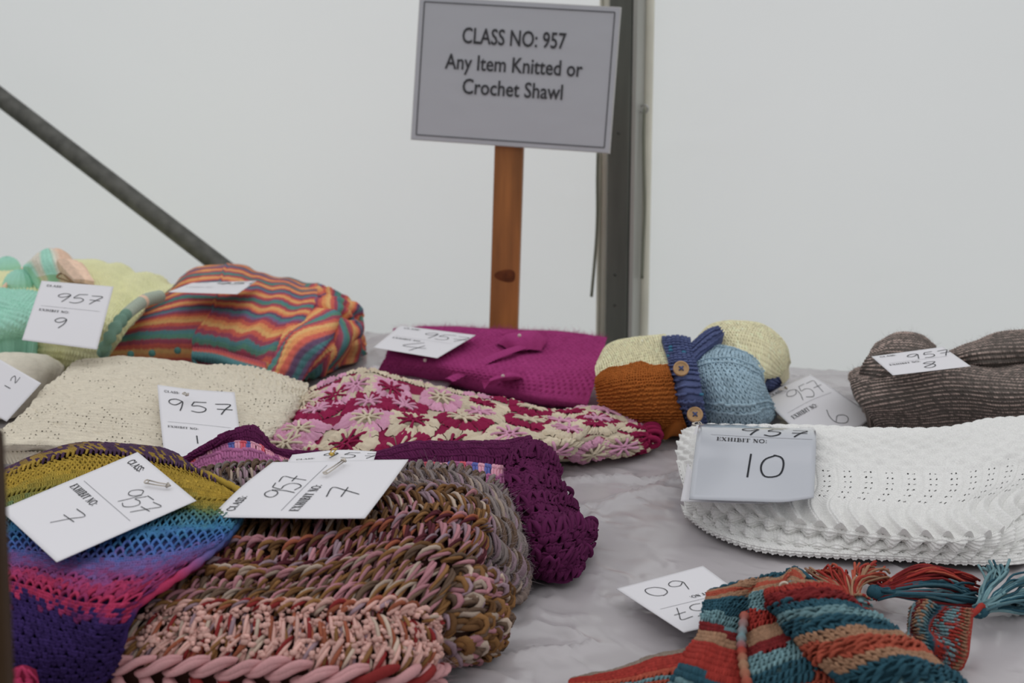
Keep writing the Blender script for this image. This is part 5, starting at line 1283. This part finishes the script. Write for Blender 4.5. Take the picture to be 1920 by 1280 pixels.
tassel((1836, 1146, .018), [((1838, 1142, .022), (1848, 1105, .032), (1868, 1080, .034), (1862, 1062, .030)), ((1840, 1142, .022), (1870, 1115, .032), (1905, 1095, .026), (1960, 1075, .018)), ((1840, 1144, .020), (1875, 1128, .026), (1920, 1120, .018), (1965, 1118, .008)), ((1840, 1146, .016), (1870, 1140, .018), (1905, 1140, .010), (1930, 1130, .004))],
       [KT, KTL, KT * .6 + KTL * .4, KT, KTL, KTL * 1.1], 90, .0062, .0015, 'splayed teal and pale blue tassel at the right edge', KT, hr=.0080)
mb = MB(); mb.tube(spline([pt(*q_) for q_ in ((1810, 1160, .020), (1822, 1152, .022), (1832, 1144, .024), (1842, 1136, .024), (1846, 1146, .018))], 24), .0030, 8, KR); mb.build('tassel_tie', M_YARN, g)
mb = MB(); th = np.linspace(0, 2 * np.pi, 17); c = pt(1470, 1100, .088); mb.tube(np.array([c + np.array([.004 * math.cos(a), 0, .0045 * math.sin(a)]) for a in th]), .0011, 7, yc(206, 196, 180), caps=False); o = mb.build('thread_loop', M_YARN, g); o['label'] = 'pale loop of thread'

# ================================================================== exhibit cards
GLY = {'9': [[(.62, .14), (.40, .0), (.12, .12), (.04, .36), (.24, .50), (.48, .40), (.63, .14), (.60, .55), (.48, 1.0)]],
       '5': [[(.18, .04), (.08, .44), (.34, .38), (.60, .56), (.58, .82), (.34, 1.0), (.02, .92)], [(.18, .04), (.66, -.02)]],
       '7': [[(.05, .06), (.62, .04), (.46, .45), (.26, 1.0)], [(.08, .52), (.68, .48)]],
       '1': [[(.3, 0), (.3, 1)]], '0': [[(.40, .0), (.12, .18), (.04, .6), (.22, .95), (.52, .92), (.66, .5), (.52, .08), (.34, .02)]],
       '6': [[(.30, .0), (.14, .40), (.10, .78), (.32, 1.0), (.60, .84), (.62, .60), (.40, .50), (.12, .70)]],
       '2': [[(.04, .22), (.28, .0), (.56, .16), (.44, .52), (.04, .98), (.68, .94)]], '4': [[(.44, .0), (.02, .62), (.74, .62)], [(.60, .30), (.40, 1.05)]],
       '8': [[(.62, .10), (.30, .02), (.10, .20), (.52, .55), (.56, .86), (.26, 1.0), (.06, .80), (.36, .50), (.66, .16)]]}
H, T_ = .20, .075
SER = {'C': (.78, [([(.70, .22), (.58, .05), (.38, .0), (.14, .18), (.08, .5), (.16, .84), (.40, 1.0), (.60, .95), (.74, .76)], .15), ([(.71, .0), (.71, .28)], .07)]),
       'L': (.72, [([(.24, 0), (.24, 1)], H), ([(.04, .02), (.44, .02)], .05), ([(.04, .97), (.70, .97)], .06), ([(.68, .70), (.68, 1)], .06)]),
       'A': (.80, [([(.40, .0), (.12, 1)], .07), ([(.40, .0), (.68, 1)], H), ([(.18, .64), (.58, .64)], .06), ([(0, .98), (.26, .98)], .05), ([(.52, .98), (.84, .98)], .05)]),
       'S': (.62, [([(.54, .20), (.40, .02), (.18, .06), (.10, .26), (.30, .46), (.52, .66), (.50, .90), (.28, 1.0), (.08, .80)], .15), ([(.55, .0), (.55, .28)], .05), ([(.07, .72), (.07, 1)], .05)]),
       'E': (.74, [([(.24, 0), (.24, 1)], H), ([(.04, .02), (.66, .02)], .06), ([(.24, .49), (.52, .49)], .06), ([(.04, .97), (.68, .97)], .06), ([(.66, 0), (.66, .26)], .06), ([(.68, .72), (.68, 1)], .06), ([(.52, .36), (.52, .62)], .05)]),
       'X': (.82, [([(.14, .0), (.66, 1)], H), ([(.66, .0), (.14, 1)], .07), ([(0, .02), (.34, .02)], .05), ([(.50, .02), (.80, .02)], .05), ([(0, .98), (.30, .98)], .05), ([(.46, .98), (.82, .98)], .05)]),
       'H': (.90, [([(.22, 0), (.22, 1)], H), ([(.68, 0), (.68, 1)], H), ([(.22, .5), (.68, .5)], .06), ([(.02, .02), (.42, .02)], .05), ([(.48, .02), (.88, .02)], .05), ([(.02, .98), (.42, .98)], .05), ([(.48, .98), (.88, .98)], .05)]),
       'I': (.46, [([(.22, 0), (.22, 1)], H), ([(.02, .02), (.42, .02)], .05), ([(.02, .98), (.42, .98)], .05)]),
       'B': (.74, [([(.22, 0), (.22, 1)], H), ([(.02, .02), (.42, .02), (.58, .12), (.58, .36), (.40, .48), (.24, .48)], .10), ([(.40, .48), (.66, .60), (.66, .86), (.44, .98), (.02, .98)], .11)]),
       'T': (.72, [([(.36, 0), (.36, 1)], H), ([(.02, .02), (.70, .02)], .06), ([(.03, 0), (.03, .28)], .06), ([(.69, 0), (.69, .28)], .06), ([(.16, .98), (.56, .98)], .05)]),
       'N': (.86, [([(.18, 0), (.18, 1)], .07), ([(.18, 0), (.68, 1)], H), ([(.68, 0), (.68, 1)], .07), ([(0, .02), (.30, .02)], .05), ([(.54, .02), (.84, .02)], .05), ([(0, .98), (.36, .98)], .05)]),
       'O': (.84, [([(.42, 0), (.16, .14), (.08, .5), (.16, .86), (.42, 1), (.68, .86), (.76, .5), (.68, .14), (.42, 0)], .14)]),
       ':': (.34, [([(.12, .34), (.26, .34)], .16), ([(.12, .88), (.26, .88)], .16)]), ' ': (.36, [])}
class Card:
    """an exhibit card bent over the cloth: rows of (pixel x, pixel y, height) from its top to its bottom edge"""
    def __init__(s, rows, label, zs=1.0, group='exhibit cards', mat_=None, name='exhibit_card', thick=.0005, rise=0.0):
        R = [spline(np.array([pt(x, y, z * zs + rise) for x, y, z in r]), 24) for r in rows]
        R = np.array(R); seg = np.linalg.norm(np.diff(R, axis=0), axis=2).mean(1); t = np.concatenate([[0], np.cumsum(seg)])
        s.P = hermite(R, t, np.linspace(0, t[-1], 30))
        du, dv = np.gradient(s.P, axis=1), np.gradient(s.P, axis=0); N = np.cross(dv, du); s.N = N / np.linalg.norm(N, axis=2)[..., None]
        view = s.P.mean((0, 1)) - np.array([0, 0, TABLE_Z + CAM_H])
        s.sgn = -1.0 if np.dot(s.N.mean((0, 1)), view) > 0 else 1.0
        s.W = np.linalg.norm(np.diff(s.P, axis=1), axis=2).sum(1).mean(); s.H = t[-1]
        s.loc = s.P.reshape(-1, 3)[s.P[..., 2].argmin()]
        s.o = thing(name, s.loc, label, 'card', group)
        mb = MB(); n = s.N * s.sgn
        i, j = np.meshgrid(np.arange(29), np.arange(23), indexing='ij'); F = np.stack([i * 24 + j, (i + 1) * 24 + j, (i + 1) * 24 + j + 1, i * 24 + j + 1], -1).reshape(-1, 4)
        top, bot = s.P.reshape(-1, 3), (s.P - n * thick).reshape(-1, 3)
        ring = np.concatenate([np.arange(24), np.arange(1, 30) * 24 + 23, 29 * 24 + np.arange(22, -1, -1), np.arange(28, 0, -1) * 24])
        a = ring; b = np.roll(ring, -1)
        mb.add(np.concatenate([top, bot]), [F, F[:, ::-1] + 720, np.stack([a, b, b + 720, a + 720], 1)])
        mb.build('paper', mat_ or M_PAPER, s.o)
    def at(s, u, v, c=.0004):
        u = np.asarray(u, float); v = np.asarray(v, float)
        x, y = np.clip(u, 0, 1) * 23, np.clip(v, 0, 1) * 29; i, j = np.clip(x.astype(int), 0, 22), np.clip(y.astype(int), 0, 28); fx, fy = (x - i)[..., None], (y - j)[..., None]
        g_ = lambda A: (A[j, i] * (1 - fx) + A[j, i + 1] * fx) * (1 - fy) + (A[j + 1, i] * (1 - fx) + A[j + 1, i + 1] * fx) * fy
        return g_(s.P) + g_(s.N) * s.sgn * c
    def vpix(s, px, py):
        Q = s.P - np.array([0, 0, TABLE_Z + CAM_H]); d = Q[..., 1] * CP - Q[..., 2] * SP; up = Q[..., 1] * SP + Q[..., 2] * CP
        k = np.argmin((960 + FPX * Q[..., 0] / d - px) ** 2 + 4 * (640 - FPX * up / d - py) ** 2); return (k // 24) / 29
    def stroke(s, mb, uv, w, c=.0005):
        uv = np.asarray(uv, float); m = uv * [s.W, s.H]
        T = np.gradient(m, axis=0); T /= np.linalg.norm(T, axis=1)[:, None] + 1e-9; Nn = np.stack([-T[:, 1], T[:, 0]], 1)
        a, b = (m + Nn * w / 2) / [s.W, s.H], (m - Nn * w / 2) / [s.W, s.H]; n = len(m)
        V = np.concatenate([s.at(a[:, 0], a[:, 1], c), s.at(b[:, 0], b[:, 1], c)]); k = np.arange(n - 1)
        mb.add(V, np.stack([k, k + 1, k + 1 + n, k + n], 1))
    def hand(s, text, u, v, size, slant=.12, w=.0011, gap=.30, tilt=0.0, wd=1.0, vh=None):
        """handwritten digits, left top at (u, v), size = height as a fraction of the card width"""
        mb = MB(); x = 0.0
        for ch in text:
            for p_ in GLY[ch]:
                q_ = spline(np.array(p_) + RNG.normal(0, .018, (len(p_), 2)), 26)
                xx = (q_[:, 0] * wd + slant * (1 - q_[:, 1])) * size + x; yy = q_[:, 1] * (size * s.W / s.H if vh is None else vh)
                uu = u + xx; vv = v + yy + tilt * xx
                s.stroke(mb, np.stack([uu, vv], 1), w, .0006)
            x += (.66 * wd + gap) * size
        mb.build('handwriting', M_INK, s.o)
    def printed(s, text, u, v, size):
        mb = MB(); x = 0.0; k = size; size = k * s.W / s.H
        for ch in text:
            wd, st = SER[ch]
            for p_, w in st:
                p_ = np.array(p_, float); p_ = spline(p_, 14) if len(p_) > 2 else np.array([p_[0], (p_[0] + p_[1]) / 2, p_[1]])
                s.stroke(mb, np.stack([u + x + p_[:, 0] * k * 1.02, v + p_[:, 1] * size], 1), w * size * s.H, .0005)
            x += wd * k * 1.06
        mb.build('printed_words', M_PRINT, s.o)
    def rule(s, v=.455, u0=.10, u1=.90):
        mb = MB(); s.stroke(mb, np.stack([np.linspace(u0, u1, 24), np.full(24, v)], 1), .0006, .0004); mb.build('rule_line', M_RULE, s.o)
    def form(s, v0=0.0): s.printed('CLASS:', .09, .07 + v0, .054); s.rule(.455 + v0); s.printed('EXHIBIT NO:', .09, .505 + v0, .054)
def flat(tl, tr, br, bl): 
    """card rows from four (px, py, z) corners, slightly springy"""
    tl, tr, br, bl = map(np.array, (tl, tr, br, bl)); rows = []
    for v in (0, .33, .66, 1): rows.append([tuple(tl * (1 - v) + bl * v), tuple((tl + tr) / 2 * (1 - v) + (bl + br) / 2 * v), tuple(tr * (1 - v) + br * v)])
    return rows
def pin(p0, p1, z0, z1, label, m=M_PIN, r=.0007, width=.0035):
    a, b = pt(p0[0], p0[1], z0), pt(p1[0], p1[1], z1); d = b - a; L = np.linalg.norm(d); d /= L
    s_ = np.cross(d, [0, -.6, .8]); s_ /= np.linalg.norm(s_)
    o = thing('safety_pin', (a + b) / 2, label, 'pin', 'safety pins')
    up = np.array([0, -.5, .85]) * .0012
    th = np.linspace(0, 2 * np.pi, 15)
    coil = [a + d * (.0022 * math.cos(t)) + s_ * (.0022 * math.sin(t)) + up for t in th]
    mb = MB(); mb.tube(np.array(coil), r, 7, caps=False); mb.build('coil', m, o)
    mb = MB(); mb.tube(np.array([a + s_ * .002 + up, a + d * L * .5 + s_ * width * .7 + up * 1.6, b + s_ * width * .4 + up]), r, 7); mb.build('arm', m, o)
    mb = MB(); mb.tube(np.array([a - s_ * .002 + up, a + d * L * .5 - s_ * .001 + up, b - s_ * width * .3 + up]), r, 7); mb.build('needle', m, o)
    mb = MB(); mb.tube(np.array([b - d * .002 - s_ * .0022 + up, b + d * .001 + up * 1.4, b - d * .0015 + s_ * .0024 + up]), np.array([.0012, .0022, .0014]) , 8); mb.build('cap', m, o)

c9 = Card(flat((78, 526, .190), (213, 537, .178), (182, 655, .108), (41, 637, .126)), 'white card for exhibit 9 propped on the lemon and mint knit'); c9.form(); c9.hand('957', .24, .20, .25, .25, gap=.20, w=.0014); c9.hand('9', .30, .615, .25, .2, w=.0014)
c5 = Card(flat((360, 530, .136), (481, 526, .136), (445, 551, .148), (315, 547, .148)), 'white card seen almost edge-on on top of the striped jumper'); c5.form(); c5.hand('957', .40, .10, .30, .2, gap=.16, w=.0034)
c12 = Card(flat((-118, 715, .060), (-53, 643, .110), (77, 718, .088), (12, 790, .040)), 'white card for exhibit 12 cut by the left edge of the picture'); c12.form(); c12.hand('12', .52, .70, .24, .0, gap=.20)
c1 = Card([[(295, 721, .092), (365, 730, .090), (440, 735, .086)], [(301, 790, .066), (375, 797, .066), (449, 805, .062)], [(308, 850, .050), (382, 858, .050), (456, 866, .046)], [(312, 874, .042), (386, 882, .042), (460, 888, .040)]], 'white card for exhibit 1 leaning on the cream lace shawl'); c1.form(-.01); c1.hand('957', .13, .16, .29, .02, w=.0018, gap=.30, wd=1.1); c1.hand('1', .40, .60, .24, .03, w=.0018)
c4 = Card(flat((750, 610, .080), (892, 628, .076), (820, 671, .070), (700, 651, .072)), 'white card for exhibit 4 lying on the magenta jumper'); c4.form(); c4.hand('957', .40, .14, .26, .1, gap=.12, w=.0014); c4.hand('4', .34, .56, .38, .05, w=.0016, wd=1.2)
cu_ = Card(flat((700, 684, .020), (846, 716, .014), (838, 728, .010), (690, 692, .016)), 'blank card edge poking out from under the magenta jumper')
c6 = Card([[(1428, 742, .020), (1470, 722, .030), (1519, 702, .034)], [(1460, 776, .016), (1510, 748, .026), (1562, 728, .026)], [(1500, 812, .006), (1552, 785, .010), (1606, 757, .012)], [(1542, 848, .002), (1592, 815, .003), (1645, 776, .004)]], 'white card for exhibit 6 between the patchwork cardigan and the grey jumper', rise=.004); c6.form(-.02); c6.hand('957', .26, .14, .30, .05, w=.0014, gap=.08); c6.hand('6', .46, .60, .30, -.05, w=.0014, wd=1.2)
c8 = Card(flat((1634, 668, .136), (1768, 650, .146), (1820, 686, .142), (1674, 703, .130)), 'white card for exhibit 8 lying on the grey fluffy jumper'); c8.form(); c8.hand('957', .40, .16, .24, .1, gap=.22, w=.0014); c8.hand('8', .44, .60, .26, .2, wd=1.1, w=.0014)
M_SLEEVE = mat('shaded_sleeved_card', base=(0.50, 0.52, 0.57), rough=0.16, spec=0.6, coat=0.6)  # glossy sleeved white card, greyed to carry its shade in the base colour
cb = Card([[(1306, 797, .098), (1410, 800, .102), (1512, 803, .102)], [(1296, 830, .088), (1402, 836, .092), (1505, 840, .092)], [(1285, 890, .070), (1395, 896, .074), (1500, 900, .074)], [(1276, 939, .058), (1390, 943, .060), (1496, 944, .060)]], 'plain white backing card behind the card for exhibit 10', rise=-.014, name='backing_card')
c10 = Card([[(1313, 794, .094), (1420, 797, .098), (1526, 801, .098)], [(1308, 806, .108), (1418, 812, .110), (1530, 817, .110)], [(1300, 865, .088), (1414, 872, .090), (1529, 874, .090)], [(1292, 935, .066), (1408, 939, .068), (1470, 940, .069), (1526, 932, .072)]], 'large card for exhibit 10 in a clear sleeve on the white shawl', mat_=M_SLEEVE, thick=.001, rise=-.010)
v1_, v2_, v3_ = (c10.vpix(1400, y_) for y_ in (816, 824, 851))
c10.printed('CLASS:', .12, .03, .05); c10.hand('957', .36, v1_ - .22 * c10.W / c10.H, .20, .2, w=.0022, gap=.36); c10.rule(v1_ + .01, .12, .97); c10.printed('EXHIBIT NO:', .17, v2_, .056); c10.hand('10', .36, v3_, .235, .12, w=.0022, gap=-.08, wd=1.25, vh=.36 * (1 - v1_))
c7 = Card(flat((258, 847, .1450), (368, 938, .1430), (106, 1053, .1285), (0, 955, .1330)), 'white card for exhibit 7 with a safety pin on the rainbow lace shawl'); c7.form(); c7.hand('957', .50, .22, .18, .15, gap=.04, w=.0010); c7.hand('7', .42, .63, .20, .1, wd=1.3, w=.0010)
ck = Card([[(548, 852, .128), (640, 843, .132), (706, 846, .130)], [(535, 874, .132), (630, 872, .134), (698, 872, .133)], [(520, 910, .130), (620, 910, .132), (690, 905, .132)]], 'second white card peeping out behind the front card on the chunky blanket'); ck.form(.18); ck.hand('957', .36, .10, .25, .2, gap=.30, w=.0012)
cj = Card([[(394, 969, .128), (446, 918, .138), (511, 866, .144)], [(490, 970, .137), (545, 915, .144), (600, 864, .146)], [(590, 971, .139), (640, 915, .144), (690, 862, .146)], [(684, 971, .138), (726, 916, .143), (766, 861, .144)]], 'white card for exhibit 7 lying sideways on the chunky pink and brown blanket'); cj.form(); cj.hand('957', .28, .23, .185, .05, gap=.04, w=.0011); cj.hand('7', .28, .64, .20, .1, wd=1.3, w=.0011)
c60 = Card(flat((1440, 1150, .014), (1282, 1185, .020), (1155, 1103, .014), (1318, 1060, .010)), 'white card lying upside down on the plastic sheet beside the tasselled scarf'); c60.form(); c60.hand('957', .28, .20, .25, .1, gap=.15, w=.0010); c60.hand('60', .36, .66, .25, -.1, gap=.30, w=.0010, wd=1.15)
# safety pins and fastenings
pin((275, 904), (316, 911), .146, .146, 'safety pin through the white card on the rainbow lace shawl')
pin((610, 888), (645, 864), .149, .150, 'safety pin through the front white card on the chunky blanket')
pin((1312, 794), (1300, 797), .108, .108, 'safety pin at the top corner of the card for exhibit 10')
pin((628, 843), (622, 853), .138, .138, 'small brass safety pin on the rear card of the chunky blanket', M_BRASS)
pin((1462, 731), (1474, 728), .036, .036, 'pin tip at the corner of the card beside the patchwork cardigan')
pin((345, 738), (352, 741), .092, .092, 'tiny pin head on the card leaning on the cream lace shawl')
